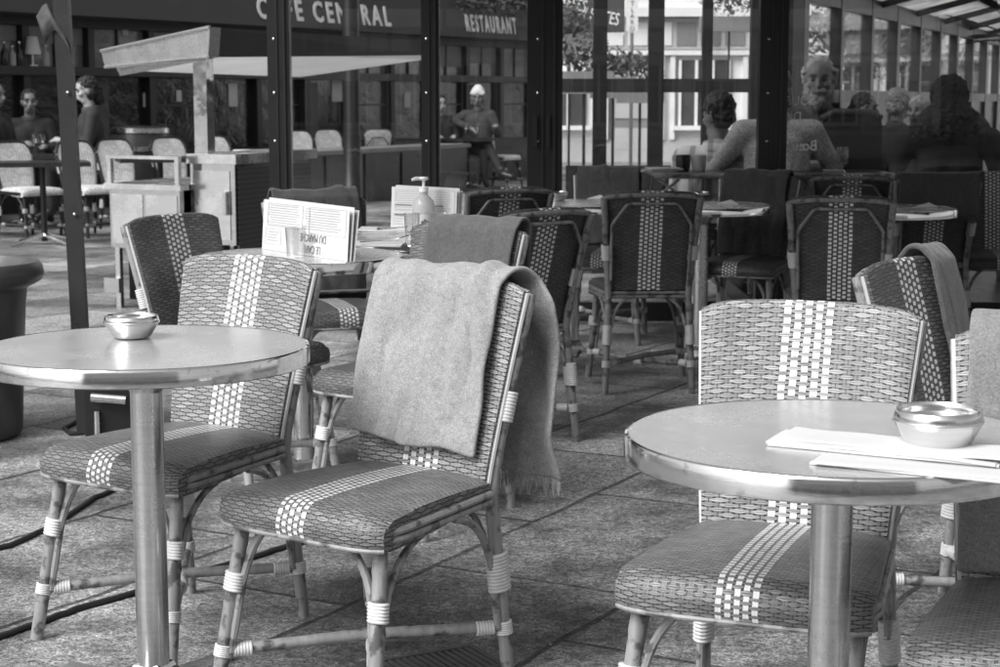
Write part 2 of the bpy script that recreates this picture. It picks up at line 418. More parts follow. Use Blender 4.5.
# ------------------------------------------------------------------ chairs
TOPZ = .875
def slab_u(zf): return .178 + .034 * zf
def back_pt(u, zf, round_top):              # centre surface of the backrest, u in -1..1, zf in 0..1
    w = slab_u(zf); topz = TOPZ - (.11 * abs(u) ** 6 if round_top else .010 * u ** 4 - .004 * (1 - u * u))
    z = .455 + (topz - .455) * zf
    y = .200 + .10 * ((z - .455) / .42) ** 1.15 + .018 * (1 - u * u) * (.4 + .6 * zf)
    return Vector((u * w, y, z))
def make_backrest(mat, parent, round_top, th=.030):
    m = MB(); nu, nz, na = 22, 22, 6
    rows = []; arc = 0; prev = None
    prof = [(i / nz, -1, 0) for i in range(nz + 1)] + [(1, 0, pi * k / na - pi / 2) for k in range(1, na)] + [(1 - i / nz, 1, 0) for i in range(nz + 1)]
    for zf, side, an in prof:
        row = []
        for i in range(nu + 1):
            u = -1 + 2 * i / nu
            p = back_pt(u, zf, round_top); h = th / 2 * (1 - .55 * abs(u) ** 12)
            if side: p = p + Vector((0, side * h, -.06 * side * h))
            else: p = p + Vector((0, h * sin(an), h * cos(an)))
            row.append(p)
        c = row[nu // 2]
        if prev is not None: arc += (c - prev).length
        prev = c; rows.append((row, arc))
    n = nu + 1; vs = [p for r, _ in rows for p in r]; fs = []; uvs = []
    for j in range(len(rows) - 1):
        for i in range(nu):
            fs.append((j * n + i, j * n + i + 1, (j + 1) * n + i + 1, (j + 1) * n + i))
            q = []
            for (jj, ii) in ((j, i), (j, i + 1), (j + 1, i + 1), (j + 1, i)):
                q.append((rows[jj][0][ii].x, rows[jj][1]))
            uvs.append(q)
    L = len(rows)                           # side walls and foot
    for i0 in (0, nu):
        for j in range((L - 1) // 2):
            a, b, c, d = j * n + i0, (j + 1) * n + i0, (L - 2 - j) * n + i0, (L - 1 - j) * n + i0
            if len({a, b, c, d}) == 4:
                fs.append((a, b, c, d)); uvs.append([(.2, rows[j][1]), (.2, rows[j + 1][1]), (.23, rows[j + 1][1]), (.23, rows[j][1])])
    m.add(vs, fs, uvs)
    return m.build('backrest', mat, parent, True, 50)
def make_seat(mat, parent):
    m = MB(); nu = 22
    prof = []                               # (y, z, arc) along top, lip, underside
    for i in range(15): prof.append((.215 - .395 * i / 14, .470 + .006 * sin(pi * i / 14)))
    for k in range(1, 9):
        a = pi * .5 * k / 8; prof.append((-.18 - .048 * sin(a), .470 - .052 + .052 * cos(a)))
    prof += [(-.224, .404), (-.205, .396), (0, .404), (.215, .428)]
    arc = [0]
    for a, b in zip(prof, prof[1:]): arc.append(arc[-1] + math.hypot(b[0] - a[0], b[1] - a[1]))
    n = nu + 1; vs = []
    for (y, z) in prof:
        for i in range(n):
            u = -1 + 2 * i / nu
            w = .185 + .040 * min(1, max(0, (.21 - y) / .40))
            yy = y + (.028 * abs(u) ** 7 if y < -.1 else 0)
            zz = z - .010 * abs(u) ** 10 * (1 if z > .45 else 0) + .006 * (1 - u * u) * (1 if z > .45 else 0)
            vs.append((u * w, yy, zz))
    fs, uvs = [], []
    for j in range(len(prof) - 1):
        for i in range(nu):
            fs.append((j * n + i, j * n + i + 1, (j + 1) * n + i + 1, (j + 1) * n + i))
            uvs.append([(vs[jj * n + ii][0] * 1.28, arc[jj] * 1.28) for jj, ii in ((j, i), (j, i + 1), (j + 1, i + 1), (j + 1, i))])
    for i0 in (0, nu):
        loop = [j * n + i0 for j in range(len(prof))]
        fs.append(tuple(loop)); uvs.append([(vs[k][1] + .4, vs[k][2]) for k in loop])
    m.add(vs, fs, uvs)
    return m.build('seat', mat, parent, True, 50)
def bend(p, q, r, n=9):                     # quadratic arc
    p, q, r = Vector(p), Vector(q), Vector(r)
    return [p * (1 - t) ** 2 + q * 2 * t * (1 - t) + r * t * t for t in [i / (n - 1) for i in range(n)]]
def cane(pts, r, sides=10):
    out = []; rad = []; L = 0; ph = sum(abs(c) for c in Vector(pts[0])) * 3.7 % .13
    for p, q in zip(pts, pts[1:]):
        p, q = Vector(p), Vector(q); d = (q - p).length; m = max(1, int(d / .012))
        for k in range(m):
            a = p.lerp(q, k / m); out.append(a); x = (L + d * k / m + ph) % .13 - .065
            rad.append(r * (1 + .09 * math.exp(-(x / .008) ** 2) - .05 * math.exp(-((x - .014) / .006) ** 2)))
        L += d
    out.append(Vector(pts[-1])); rad.append(r)
    rad = [a * (1 + .05 * noise.noise(p * 23)) for a, p in zip(rad, out)]
    return MB().tube(out, rad, sides)
def binding(p, q, r, wide=None, coils=6):   # ridged wrap from p to q
    p, q = Vector(p), Vector(q); n = coils * 4; pts = [p.lerp(q, i / n) for i in range(n + 1)]
    return MB().tube(pts, [r * (1 + .10 * abs(sin(pi * i / 4 * 1.0))) for i in range(n + 1)], 12, True, wide)
CG = 'woven rattan bistro chairs on the terrace'
def make_chair(wmat, pole, bind, label, round_top=False, group=CG):
    t = thing('bistro_chair', label, 'chair', group=group)
    make_seat('weave_seat_shade' if wmat == 'weave_light' else wmat, t); make_backrest(wmat, t, round_top)
    P = lambda x, y, z: Vector((x, y, z))
    # legs: front pair
    for s in (-1, 1):
        top, foot = P(s * .186, -.160, .425), P(s * .220, -.232, 0)
        lg = cane([top, top.lerp(foot, .35), top.lerp(foot, .7), foot], .0155).build('leg', pole, t, True)
        f = lambda k: top.lerp(foot, k)
        z = lambda h: f((.425 - h) / .425)
        binding(z(.290), z(.250), .0185, ((1, -.3, 0), 1.35)).build('binding', bind, lg, True, 80)
        binding(z(.135), z(.110), .0185).build('binding', bind, lg, True, 80)
        b1 = bend(P(s * .075, -.185, .418), z(.40) + P(-s * .028, 0, -.02), z(.265) + P(-s * .020, 0.004, 0), 10) + [z(.12) + P(-s * .018, .006, 0)]
        cane(b1, .0085, 8).build('brace', pole, t, True)
        b2 = bend(P(s * .205, -.02, .415), z(.40) + P(0, .035, -.02), z(.265) + P(0, .022, 0), 10)
        cane(b2, .008, 8).build('brace', pole, t, True)
    # rear legs run up behind the backrest to the top rail
    for s in (-1, 1):
        topz = TOPZ - (.115 if round_top else .012)
        k = lambda z: P(s * (slab_u((z - .455) / .42) - .002), .200 + .10 * max(0, (z - .455) / .42) ** 1.15 + .024, z)
        foot = P(s * .192, .268, 0); knee = P(s * .176, .222, .43)
        pts = [k(topz), k(.80), k(.72), k(.64), k(.55), k(.48), knee, knee.lerp(foot, .4), knee.lerp(foot, .75), foot]
        lg = cane(pts, .0150).build('leg', pole, t, True)
        z = lambda h: knee.lerp(foot, (.43 - h) / .43)
        binding(k(.655), k(.590), .0185, ((1, 0, 0), 1.15), 9).build('binding', bind, lg, True, 80)
        binding(z(.300), z(.215), .0195, ((0, 1, 0), 1.55), 11).build('binding', bind, lg, True, 80)
        binding(z(.145), z(.115), .0185).build('binding', bind, lg, True, 80)
        cane(bend(P(s * .20, .06, .412), P(s * .19, .18, .39), z(.262) + P(0, -.022, 0), 9) + [z(.13) + P(0, -.02, 0)], .0085, 8).build('brace', pole, t, True)
        cane(bend(P(s * .06, .205, .425), P(s * .15, .212, .41), z(.29) + P(-s * .018, -.004, 0), 8), .0075, 8).build('brace', pole, t, True)
    # the crossed stretchers
    for s in (-1, 1):
        a, b = P(s * .2105, -.212, .122), P(-s * .187, .254, .130)
        d = (b - a).normalized()
        o = P(0, 0, -.010 if s > 0 else .010)
        st = cane([a, a.lerp(b, .5) + o, b], .0125).build('stretcher', pole, t, True)
        binding(a + d * .022, a + d * .062, .0155, None, 6).build('binding', bind, st, True, 80)
        binding(b - d * .062, b - d * .022, .0155, None, 6).build('binding', bind, st, True, 80)
        if s > 0: binding(a.lerp(b, .46) + o, a.lerp(b, .54) + o, .0165, ((0, 0, 1), 1.5), 7).build('binding', bind, st, True, 80)
    # rims
    rim = [back_pt(-1 + 2 * i / 24, 1, round_top) + P(0, .016 if not round_top else 0, -.004 if not round_top else .012) for i in range(25)]
    cane(rim, .0105 if not round_top else .016, 8).build('top_rail', pole, t, True)
    for s in (-1, 1):
        MB().tube([back_pt(s, k / 14, round_top) + P(s * .003, .006 if not round_top else -.006, 0) for k in range(15)], .012 if round_top else .0052, 6).build('cane_edging', 'black_paint' if round_top else 'cane', t, True)
    q = MB()
    for dz, rr in ((.437, .0085), (.420, .0075)):
        pts = [P(-.187, .205, dz), P(-.222, -.13, dz - .004), P(-.214, -.172, dz - .006)]
        q.tube(pts, rr, 8); q.tube([P(-a.x, a.y, a.z) for a in pts], rr, 8); q.tube([P(-.183, .216, dz + .004), P(.183, .216, dz + .004)], rr, 8)
    q.tube([P(-.222 + .444 * i / 16, -.222 + .028 * abs(2 * i / 16 - 1) ** 7, .400) for i in range(17)], .0055, 8)
    q.build('seat_rim', pole, t, True)
    # cane hoop on the rear of the backrest
    zb = lambda x, z: P(x, .200 + .10 * max(0, (z - .455) / .42) ** 1.15 + .044, z)
    h = [zb(-.168, .50), zb(-.172, .66), zb(-.172, .745), zb(-.160, .765), zb(-.115, .828), zb(-.098, .838)]
    if round_top: h = [zb(-.168, .50), zb(-.165, .62), zb(-.150, .68), zb(-.085, .772), zb(-.07, .782)]
    cane(h + [P(-a.x, a.y, a.z) for a in reversed(h)], .0068, 8).build('back_hoop', pole, t, True)
    return t

def place(t, x, y, rz, label): t.location = (x, y, 0); t.rotation_euler = (0, 0, R(rz)); t['label'] = label; return t
first = {}
def chair(kind, x, y, rz, label):
    if kind not in first:
        a = dict(light=('weave_light', 'rattan', 'binding'), dark=('weave_shade', 'rattan_dark', 'binding_dark'), mid=('weave_mid', 'rattan', 'binding'))[kind]
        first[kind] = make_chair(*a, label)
        return place(first[kind], x, y, rz, label)
    return dup(first[kind], (x, y, 0), R(rz), label)
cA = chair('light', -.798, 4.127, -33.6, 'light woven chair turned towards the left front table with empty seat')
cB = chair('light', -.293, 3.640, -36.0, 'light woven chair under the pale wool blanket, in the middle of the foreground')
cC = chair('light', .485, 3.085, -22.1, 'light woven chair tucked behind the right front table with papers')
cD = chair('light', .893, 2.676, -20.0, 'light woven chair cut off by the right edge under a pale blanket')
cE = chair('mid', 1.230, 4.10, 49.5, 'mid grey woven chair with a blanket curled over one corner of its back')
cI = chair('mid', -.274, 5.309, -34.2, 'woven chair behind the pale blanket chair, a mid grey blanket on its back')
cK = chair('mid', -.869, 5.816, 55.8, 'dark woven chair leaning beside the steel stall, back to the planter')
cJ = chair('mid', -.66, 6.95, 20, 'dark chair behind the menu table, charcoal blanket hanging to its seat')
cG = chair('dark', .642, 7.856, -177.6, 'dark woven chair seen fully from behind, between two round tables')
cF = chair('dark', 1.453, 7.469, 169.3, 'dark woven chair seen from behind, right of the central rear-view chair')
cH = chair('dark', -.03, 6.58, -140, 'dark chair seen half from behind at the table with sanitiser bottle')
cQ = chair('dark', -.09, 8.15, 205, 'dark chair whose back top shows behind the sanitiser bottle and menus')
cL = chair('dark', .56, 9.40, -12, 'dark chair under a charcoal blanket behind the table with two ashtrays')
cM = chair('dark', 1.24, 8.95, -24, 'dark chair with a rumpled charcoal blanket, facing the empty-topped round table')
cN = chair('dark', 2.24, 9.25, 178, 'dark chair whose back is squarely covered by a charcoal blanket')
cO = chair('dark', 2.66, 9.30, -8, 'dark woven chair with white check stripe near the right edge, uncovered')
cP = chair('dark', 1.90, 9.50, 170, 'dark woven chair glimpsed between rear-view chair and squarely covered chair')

# ------------------------------------------------------------------ blankets
BG = 'wool blankets draped over chair backs'
def blanket(ch, x0, x1, lf, lb, mat, label, seed=0, skew=0.0, amp=.012, fringe=True, th=.011, fslope=0.0, backy=.0, bx1=None, bskew=0.0):
    m = MB(); nx, npth = 34, 70
    rr = .024
    def path(s):                            # s: metres from the top; negative = front
        T = Vector((0, .312, .890))
        if s < 0:
            d = -s; zz = .885 - d * .972
            if zz > .455: y = .200 + .10 * ((zz - .455) / .42) ** 1.15 - .017
            else:
                over = .455 - zz; zz = .497; y = .183 - over
            return Vector((0, y, zz)), Vector((0, -1, .2))
        a = s / rr
        if a < pi * .9: return T + Vector((0, -rr * cos(a) + .012, rr * sin(a) * .7)), Vector((0, -cos(a), sin(a)))
        return T + Vector((0, rr + .012 + backy * min(1, (s - rr * pi) / .3), -(s - rr * pi * .9))), Vector((0, 1, 0))
    n = nx + 1; vs = []
    for j in range(npth + 1):
        for i in range(n):
            u = i / nx
            lft = lf + fslope * (u - .5) + .016 * noise.noise(Vector((u * 3.3, seed * 2.1, 0))); lbk = lb + bskew * (u - .5)
            s = -lft + (lft + lbk) * j / npth
            p, nn = path(s)
            far = min(1, abs(s) / .25)
            q = Vector((u * 3.1 + seed, s * 3.0, seed * 1.7))
            fold = noise.noise(Vector((u * 5.5 + s * 4.5 + seed, s * 1.2, seed))); k0 = amp * .55 * max(0, fold) ** 1.5 * 2.2
            k = k0 + amp * (noise.noise(q * 1.2) * .8 + .45 * noise.noise(q * 2.7)) * (.35 + .65 * far)
            if s < 0: k = abs(k) + .002
            elif s > .07: k = k * 2.2 + .006
            p = p + nn * k
            edge = .010 * noise.noise(Vector((0 if u < .5 else 7, s * 6, seed)))
            xr = x1 if bx1 is None or s < 0 else x1 + (bx1 - x1) * min(1, s / .12)
            p.x = x0 + (xr - x0) * u + skew * (-s if s < 0 else 0) + edge * abs(2 * u - 1)
            vs.append(p)
    fs = [(j * n + i, j * n + i + 1, (j + 1) * n + i + 1, (j + 1) * n + i) for j in range(npth) for i in range(nx)]
    m.add(vs, fs)
    o = m.build('wool_blanket', mat, None, True, 0)
    sm = o.modifiers.new('thick', 'SOLIDIFY'); sm.thickness = th; sm.offset = 1
    ss = o.modifiers.new('soft', 'SUBSURF'); ss.levels = 1; ss.render_levels = 1
    o.matrix_world = Matrix.Translation(ch.location) @ Matrix.Rotation(ch.rotation_euler.z, 4, 'Z')
    tag(o, label, 'blanket', BG)
    if fringe:
        f = MB(); rnd = random.Random(seed)
        last = vs[npth * n:]
        for i in range(0, nx * 2):
            p = last[i // 2].lerp(last[min(i // 2 + 1, nx)], (i % 2) * .5)
            q = p + Vector((rnd.uniform(-.006, .006), rnd.uniform(-.006, .006), -.03 - rnd.random() * .012))
            f.tube([p + Vector((0, .003, .004)), p.lerp(q, .5) + Vector((rnd.uniform(-.003, .003), 0, 0)), q], [.003, .0026, .0012], 5)
        f.build('fringe', mat, o, True)
    return o
blanket(cB, -.195, .165, .37, .50, 'wool_light', 'pale grey wool blanket with fringe over the middle foreground chair', 1, skew=.0, amp=.032, fslope=.02, backy=.035, bskew=.05, bx1=.236)
blanket(cI, -.135, .205, .30, .34, 'wool_mid', 'mid grey wool blanket behind the pale one, near the sanitiser table', 5, amp=.014, th=.011)
blanket(cJ, -.185, .180, .50, .25, 'wool_dark', 'charcoal blanket hanging behind the standing menus down onto a seat', 9, amp=.035, th=.012)
blanket(cE, .085, .205, .40, .42, 'wool_mid', 'grey blanket curled over the corner of the mid grey chair at right', 13, amp=.012, th=.013)
blanket(cD, -.188, .205, .42, .38, 'wool_soft', 'pale grey blanket on the chair cut by the right edge', 17)
blanket(cL, -.195, .150, .40, .30, 'wool_dark', 'charcoal blanket on the chair behind the table with two ashtrays', 21, amp=.016)
blanket(cM, -.190, .165, .42, .30, 'wool_dark', 'rumpled charcoal blanket hanging in folds right of the central chair', 25, amp=.03)
blanket(cN, -.205, .205, .22, .26, 'wool_dark', 'charcoal blanket hung flat and square over a chair back', 29, amp=.006)

# ------------------------------------------------------------------ round tables
TG = 'round steel rimmed tables on the terrace'
TZ = .76
def make_table(loc, label, r=.35):
    t = thing('round_table', label, 'table', (loc.x, loc.y, 0), group=TG)
    MB().lathe([(0, TZ - .004), (r - .010, TZ - .004), (r - .008, TZ), (0, TZ)][::-1], 96).build('tabletop', 'zinc', t, True, 30)
    MB().lathe([(r - .012, TZ - .038), (r - .002, TZ - .038), (r, TZ - .036), (r, TZ - .004), (r - .002, TZ - .0005), (r - .006, TZ + .001), (r - .0095, TZ - .001), (r - .012, TZ - .006)], 128).build('rim', 'steel_polished', t, True, 35)
    MB().lathe([(0, TZ - .034), (r - .013, TZ - .034), (r - .013, TZ - .020), (0, TZ - .020)], 48).build('underside', 'dark_wood', t, True, 30)
    MB().lathe([(.035, .06), (.035, .66), (.036, .664), (.075, TZ - .036)], 32).build('pole', 'steel', t, True, 40)
    MB().lathe([(.075, .012), (.070, .030), (.050, .050), (.044, .060), (.0355, .064)], 4, (0, 0, 0), Matrix.Rotation(.4, 3, 'Z')).build('collar', 'steel', t, False)
    for k in range(4):
        a = pi / 4 + k * pi / 2 + .25; d = Vector((cos(a), sin(a), 0)); p = Vector((-d.y, d.x, 0))
        MB().prism([d * .04 + p * .035 + Vector((0, 0, .002)), d * .26 + p * .018 + Vector((0, 0, .002)), d * .26 - p * .018 + Vector((0, 0, .002)), d * .04 - p * .035 + Vector((0, 0, .002))], (0, 0, .012)).build('foot', 'steel', t)
    return t
def tpos(px, py): return onz(px, py, TZ)
pL, pR = ony(145, 343, 3.70), ony(834, 433, 2.70)
tabL = make_table(pL, 'left foreground round table with one round ashtray near its far edge')
p2, p3, p4, p5, p6 = tpos(301, 255), tpos(432, 238), tpos(573, 203), tpos(702, 205), tpos(884, 208)
dup(tabL, (pR.x, pR.y, 0), .4, 'right foreground round table holding an ashtray and folded papers').scale = (.94, .94, 1)
dup(tabL, (p2.x, p2.y, 0), .9, 'round table with a standing white menu and empty tumbler')
dup(tabL, (p3.x, p3.y, 0), .2, 'round table carrying the sanitiser pump bottle and salt shakers')
dup(tabL, (p4.x, p4.y, 0), .5, 'round table left of the central rear-view chair, dark blanket chair behind')
dup(tabL, (p5.x, p5.y, 0), .1, 'round table just right of the central rear-view chair, white napkin on it')
dup(tabL, (p6.x, p6.y, 0), .7, 'round table mostly hidden by the chair back right of centre')

# ------------------------------------------------------------------ things on the tables
def ashtray(p, r, label, rz=0, tall=.98):
    t = thing('ashtray', label, 'ashtray', (p.x, p.y, TZ + .0015), rz, 'round steel ashtrays on the tables')
    k = r / .058
    MB().lathe([(a * k, z * k * tall) for a, z in ((0, .0), (.036, 0), (.040, .003), (.049, .018), (.0565, .030), (.058, .036), (.0575, .041), (.0555, .0475), (.0538, .0485), (.0522, .0470), (.0520, .042), (.051, .036), (.044, .016), (.034, .006), (0, .006))], 64).build('bowl', 'steel_ash', t, True, 50)
    MB().lathe([(a * k, z * k * tall) for a, z in ((.0575, .0325), (.0592, .0335), (.0592, .0365), (.0577, .0375))], 64).build('band', 'steel', t, True, 60)
    return t
ashtray(tpos(132, 338), .060, 'steel ashtray on the left foreground table')
ashtray(tpos(937, 450), .066, 'large steel ashtray on the right foreground table beside papers', tall=1.12)
ashtray(tpos(557, 201), .058, 'small steel ashtray on the table left of the central rear-view chair')
ashtray(tpos(700, 200), .050, 'small steel ashtray half hidden behind the central rear-view chair')
def sheet_stack(p, w, d, h, rz, label, n=3, mat='paper', name='folded_napkin', cat='napkin', group=None, z=TZ):
    t = thing(name, label, cat, (p.x, p.y, z + .001), rz, group); rnd = random.Random(int(p.x * 999))
    for k in range(n):
        m = MB(); nx, ny = 12, 5; zz = h * k / n
        vs = []
        for lay in (0, 1):
            for j in range(ny + 1):
                for i in range(nx + 1):
                    x = w * (i / nx - .5); y = d * (j / ny - .5)
                    c = .9 * h * abs(i / nx - .5) * noise.noise(Vector((x * 9, y * 9, k * 3.1 + p.x * 5))) + .0018 * max(0, j / ny - .6) * k
                    vs.append((x, y, zz + lay * h / n * .9 + max(-zz, c)))
        q = (nx + 1) * (ny + 1)
        I = lambda l, j, i: l * q + j * (nx + 1) + i
        fs = [(I(1, j, i), I(1, j, i + 1), I(1, j + 1, i + 1), I(1, j + 1, i)) for j in range(ny) for i in range(nx)] + [(I(0, j, i), I(0, j + 1, i), I(0, j + 1, i + 1), I(0, j, i + 1)) for j in range(ny) for i in range(nx)]
        fs += [(I(0, j, i), I(1, j, i), I(1, j + 1, i), I(0, j + 1, i)) for j in range(ny) for i in (0, nx)] + [(I(0, j, i), I(0, j, i + 1), I(1, j, i + 1), I(1, j, i)) for i in range(nx) for j in (0, ny)]
        m.add(vs, fs)
        o = m.build('sheet', mat, t, False); o.rotation_euler.z = rnd.uniform(-.05, .05); o.location = (rnd.uniform(-.012, .012), rnd.uniform(-.006, .006), 0)
    return t
NG = 'folded paper napkins on the tables'
a, b = tpos(782, 441), tpos(1010, 463)
c = (a + b) / 2; ang = math.atan2(b.y - a.y, b.x - a.x)
sheet_stack(c, (b - a).length, .085, .012, ang, 'upper folded white paper beside the large ashtray, right table', 3, group=NG)
a2, b2 = tpos(812, 462), tpos(1030, 482)
c2 = (a2 + b2) / 2
sheet_stack(c2, (b2 - a2).length, .05, .008, math.atan2(b2.y - a2.y, b2.x - a2.x), 'lower folded white paper nearest the rim of the right table', 2, group=NG)
sheet_stack(tpos(372, 246), .22, .10, .010, -.15, 'pile of white napkins with cutlery right of the standing menu', 4, group=NG)
sheet_stack(tpos(385, 233), .22, .10, .016, -.1, 'farther pile of white napkins in front of the sanitiser bottle', 4, group=NG)
sheet_stack(tpos(272, 262), .16, .09, .008, .3, 'crumpled white napkin at the left front of the menu table', 2, group=NG)
def tri_napkin(p, label):
    t = thing('folded_napkin', label, 'napkin', (p.x, p.y, TZ + .001), 0, NG); t.scale = (.62, .62, .62)
    MB().add([(-.10, -.02, .002), (.08, -.05, .004), (.03, .05, .002), (.02, -.01, .035), (-.10, -.02, .0), (.08, -.05, .0), (.03, .05, .0)], [(0, 1, 3), (1, 2, 3), (2, 0, 3), (4, 6, 5), (0, 4, 5, 1), (1, 5, 6, 2), (2, 6, 4, 0)]).build('sheet', 'paper', t)
tri_napkin(tpos(728, 204), 'peaked white napkin on the table right of the central rear-view chair')
tri_napkin(tpos(926, 207), 'peaked white napkin on the mostly hidden table at right')
tri_napkin(tpos(598, 199), 'flat white napkin beside the ashtray left of the central chair')

def cutlery(p, rz, label):
    t = thing('fork', label, 'fork', (p.x, p.y, TZ + .022), rz)
    MB().tube([(-.09, 0, .0), (-.02, 0, .002), (.03, 0, .004), (.05, 0, .008)], [.005, .003, .0025, .006], 8).build('handle', 'steel_polished', t, True)
    m = MB()
    for k in (-1.5, -.5, .5, 1.5): m.tube([(.048, k * .003, .008), (.065, k * .004, .014), (.085, k * .004, .018)], .0013, 5)
    m.build('tines', 'steel_polished', t, True)
cutlery(tpos(398, 234), .5, 'steel fork lying on the farther pile of napkins')
cutlery(tpos(385, 247), .1, 'steel fork lying on napkins right of the standing menu')

# standing menus
def menu(pa, pb, h, mat_label, label, lean=.02, title=True):
    pa, pb = Vector((pa.x, pa.y, 0)), Vector((pb.x, pb.y, 0)); x = (pb - pa).normalized(); n = Vector((x.y, -x.x, 0))
    if n.y > 0: n = -n
    mid = (pa + pb) / 2; w = (pb - pa).length
    t = thing('standing_menu', label, 'menu', (mid.x, mid.y, TZ + .001), math.atan2(x.y, x.x), 'standing paper menus')
    # local: x along, -y to the viewer
    for k, (sh, dz, ln) in enumerate(((0, 0, lean), (.008, .006, lean + .02), (.014, -.004, lean + .04))):
        MB().prism([(-w / 2 + sh, .004 + k * .012, 0), (w / 2 + sh * .4, .004 + k * .012, 0), (w / 2 + sh * .4, .004 + k * .004 + ln * .6, h + dz), (-w / 2 + sh, .004 + k * .004 + ln * .6, h + dz + .006)], (0, .0012, 0)).build('sheet', 'paper', t)
    tl = math.atan2(lean * .6, h)
    def at(u, v, off=.0016): return Vector((u * w, v * h * sin(tl) / cos(tl) * .99 + .004 - off, v * h))
    rows = MB(); rnd = random.Random(3)
    def rule(u0, u1, v, th=.0016): rows.prism([at(u0, v), at(u1, v), at(u1, v + th / h), at(u0, v + th / h)], (0, .0006, 0))
    for k in range(9):
        v = .93 - k * .05; a = .16 + rnd.uniform(0, .05)
        rule(-.25 - a, -.25 + a, v, .0018); rule(.22 - a - .03, .22 + a, v, .0018)
    for (u0, u1, v0, v1) in ((-.44, -.02, .5, .97), (.06, .47, .45, .97), (-.46, -.27, .12, .44)):
        rule(u0, u1, v0, .001); rule(u0, u1, v1, .001)
        for uu in (u0, u1): rows.prism([at(uu, v0), at(uu + .003, v0), at(uu + .003, v1), at(uu, v1)], (0, .0006, 0))
    for k in range(4): rule(-.44, -.29 - .02 * k % .05, .38 - k * .06, .002)
    rows.build('print', 'ink_pale', t)
    if title:
        nn = Vector((0, -cos(tl), sin(tl)))
        text_mesh('lettering', 'LE CAFÉ\nDU MARCHÉ', 'ink', .038, frame(at(.11, .25, .002), (-1, 0, 0), nn), t, .0006, .85)
    else:
        nn = Vector((0, -cos(tl), sin(tl))); rr2 = MB()
        for u0, u1, v in ((-.44, -.18, .62), (-.44, -.30, .40), (.1, .3, .62)): rr2.prism([at(u0, v, .002), at(u1, v, .002), at(u1, v + .03, .002), at(u0, v + .03, .002)], (0, .0006, 0))
        rr2.build('heading', 'ink', t)
    return t
menu(tpos(261, 249), tpos(346, 262), .168, '', 'white menu sheets standing on the table, print upside down')
menu(tpos(390, 233), tpos(455, 236), .175, '', 'white menu sheets standing behind the sanitiser bottle', title=False)

def tumbler(p, r, h, label):
    t = thing('drinking_glass', label, 'glass', (p.x, p.y, TZ + .0015))
    MB().lathe([(0, 0), (r * .82, 0), (r * .86, .004), (r, h), (r - .002, h), (r * .82, .012), (0, .010)], 32).build('tumbler', 'tumbler', t, True, 50)
tumbler(tpos(296, 257), .036, .098, 'clear empty tumbler in front of the standing menu print')
tumbler(tpos(412, 240), .030, .10, 'clear thin tumbler left of the sanitiser bottle')

def bottle():
    p = tpos(424, 236); t = thing('sanitiser_bottle', 'clear pump bottle of hand sanitiser with a white label', 'bottle', (p.x, p.y, TZ + .0015), .2); t.scale = (1.12, 1.12, 1.08)
    MB().lathe([(0, 0), (.036, 0), (.039, .004), (.039, .105), (.034, .125), (.018, .142), (.013, .146), (.013, .156), (0, .156)], 32).build('body', BOT, t, True, 50)
    MB().lathe([(.0395, .022), (.0397, .022), (.0397, .078), (.0395, .078)], 32).build('sticker', 'paper', t, True)
    m = MB(); m.lathe([(.016, .156), (.016, .172), (.008, .174), (.005, .176), (.005, .196), (.012, .197), (.018, .203), (.016, .209), (0, .210)], 24); m.tube([(0, 0, .203), (-.03, -.006, .204), (-.042, -.008, .199)], [.007, .006, .005], 8)
    m.build('pump', 'white_paint', t, True, 50)
    q = MB(); q.tube([(0.002, 0, .156), (.008, .0, .01)], .003, 6); q.build('dip_tube', 'white_paint', t, True)
    q = MB()
    for k in range(3): q.ball((-.012 + .009 * k, -.0400, .05 + .006 * (k % 2)), (.005, .0012, .006), 8, 6)
    q.build('emblem', 'ink', t, True)
BOTT = NT('frosted clear plastic')
def _b():
    t = BOTT; tr = t.n('ShaderNodeBsdfTransparent'); tr.inputs[0].default_value = (.85,) * 3 + (1,)
    d = t.n('ShaderNodeBsdfPrincipled'); d.inputs['Base Color'].default_value = (.6,) * 3 + (1,); d.inputs['Roughness'].default_value = .15
    mx = t.n('ShaderNodeMixShader'); mx.inputs[0].default_value = .55
    t.t.links.new(tr.outputs[0], mx.inputs[1]); t.t.links.new(d.outputs[0], mx.inputs[2]); t.t.links.new(mx.outputs[0], t.out.inputs['Surface']); return t.m
BOT = _b()
bottle()
for k, (px, py, lab) in enumerate(((438, 234, 'left steel topped shaker beside the sanitiser bottle'), (446, 235, 'right steel topped shaker, farther from the sanitiser bottle'))):
    p = tpos(px, py); t = thing('condiment_shaker', lab, 'shaker', (p.x, p.y, TZ + .0015), 0, 'salt and pepper shakers')
    MB().lathe([(0, 0), (.019, 0), (.020, .004), (.018, .055), (.0175, .06), (0, .06)], 20).build('jar', 'tumbler', t, True, 50)
    MB().lathe([(.0185, .055), (.0185, .078), (.015, .088), (.006, .091), (0, .092)], 20).build('cap', 'steel_polished', t, True, 50)

# ------------------------------------------------------------------ pot, leaning post, box, cable
p = onz(-40, 436, 0); pz = .67
t = thing('planter_pot', 'large dark round pot of soil at the left edge', 'planter', (p.x, p.y, 0))
MB().lathe([(0, 0), (.22, 0), (.235, .02), (.262, .50), (.27, .57), (.30, .585), (.325, .60), (.335, .625), (.33, .655), (.315, .672), (.285, .672), (.27, .64), (.262, .60)], 64).build('pot', 'terracotta', t, True, 40)
m = MB(); m.lathe([(.268, .612), (.15, .63), (0, .637)], 32); m.build('soil', 'soil', t, True)
f = MB(); rnd = random.Random(4)
for k in range(60):
    a, r_ = rnd.uniform(0, 2 * pi), rnd.uniform(.02, .24); q = Vector((r_ * cos(a), r_ * sin(a), .630)); d = Vector((rnd.uniform(-1, 1), rnd.uniform(-1, 1), rnd.uniform(.1, .8))) * .04
    f.tube([q, q + d * .6, q + d + Vector((0, 0, -.01))], [.002, .006, .001], 5)
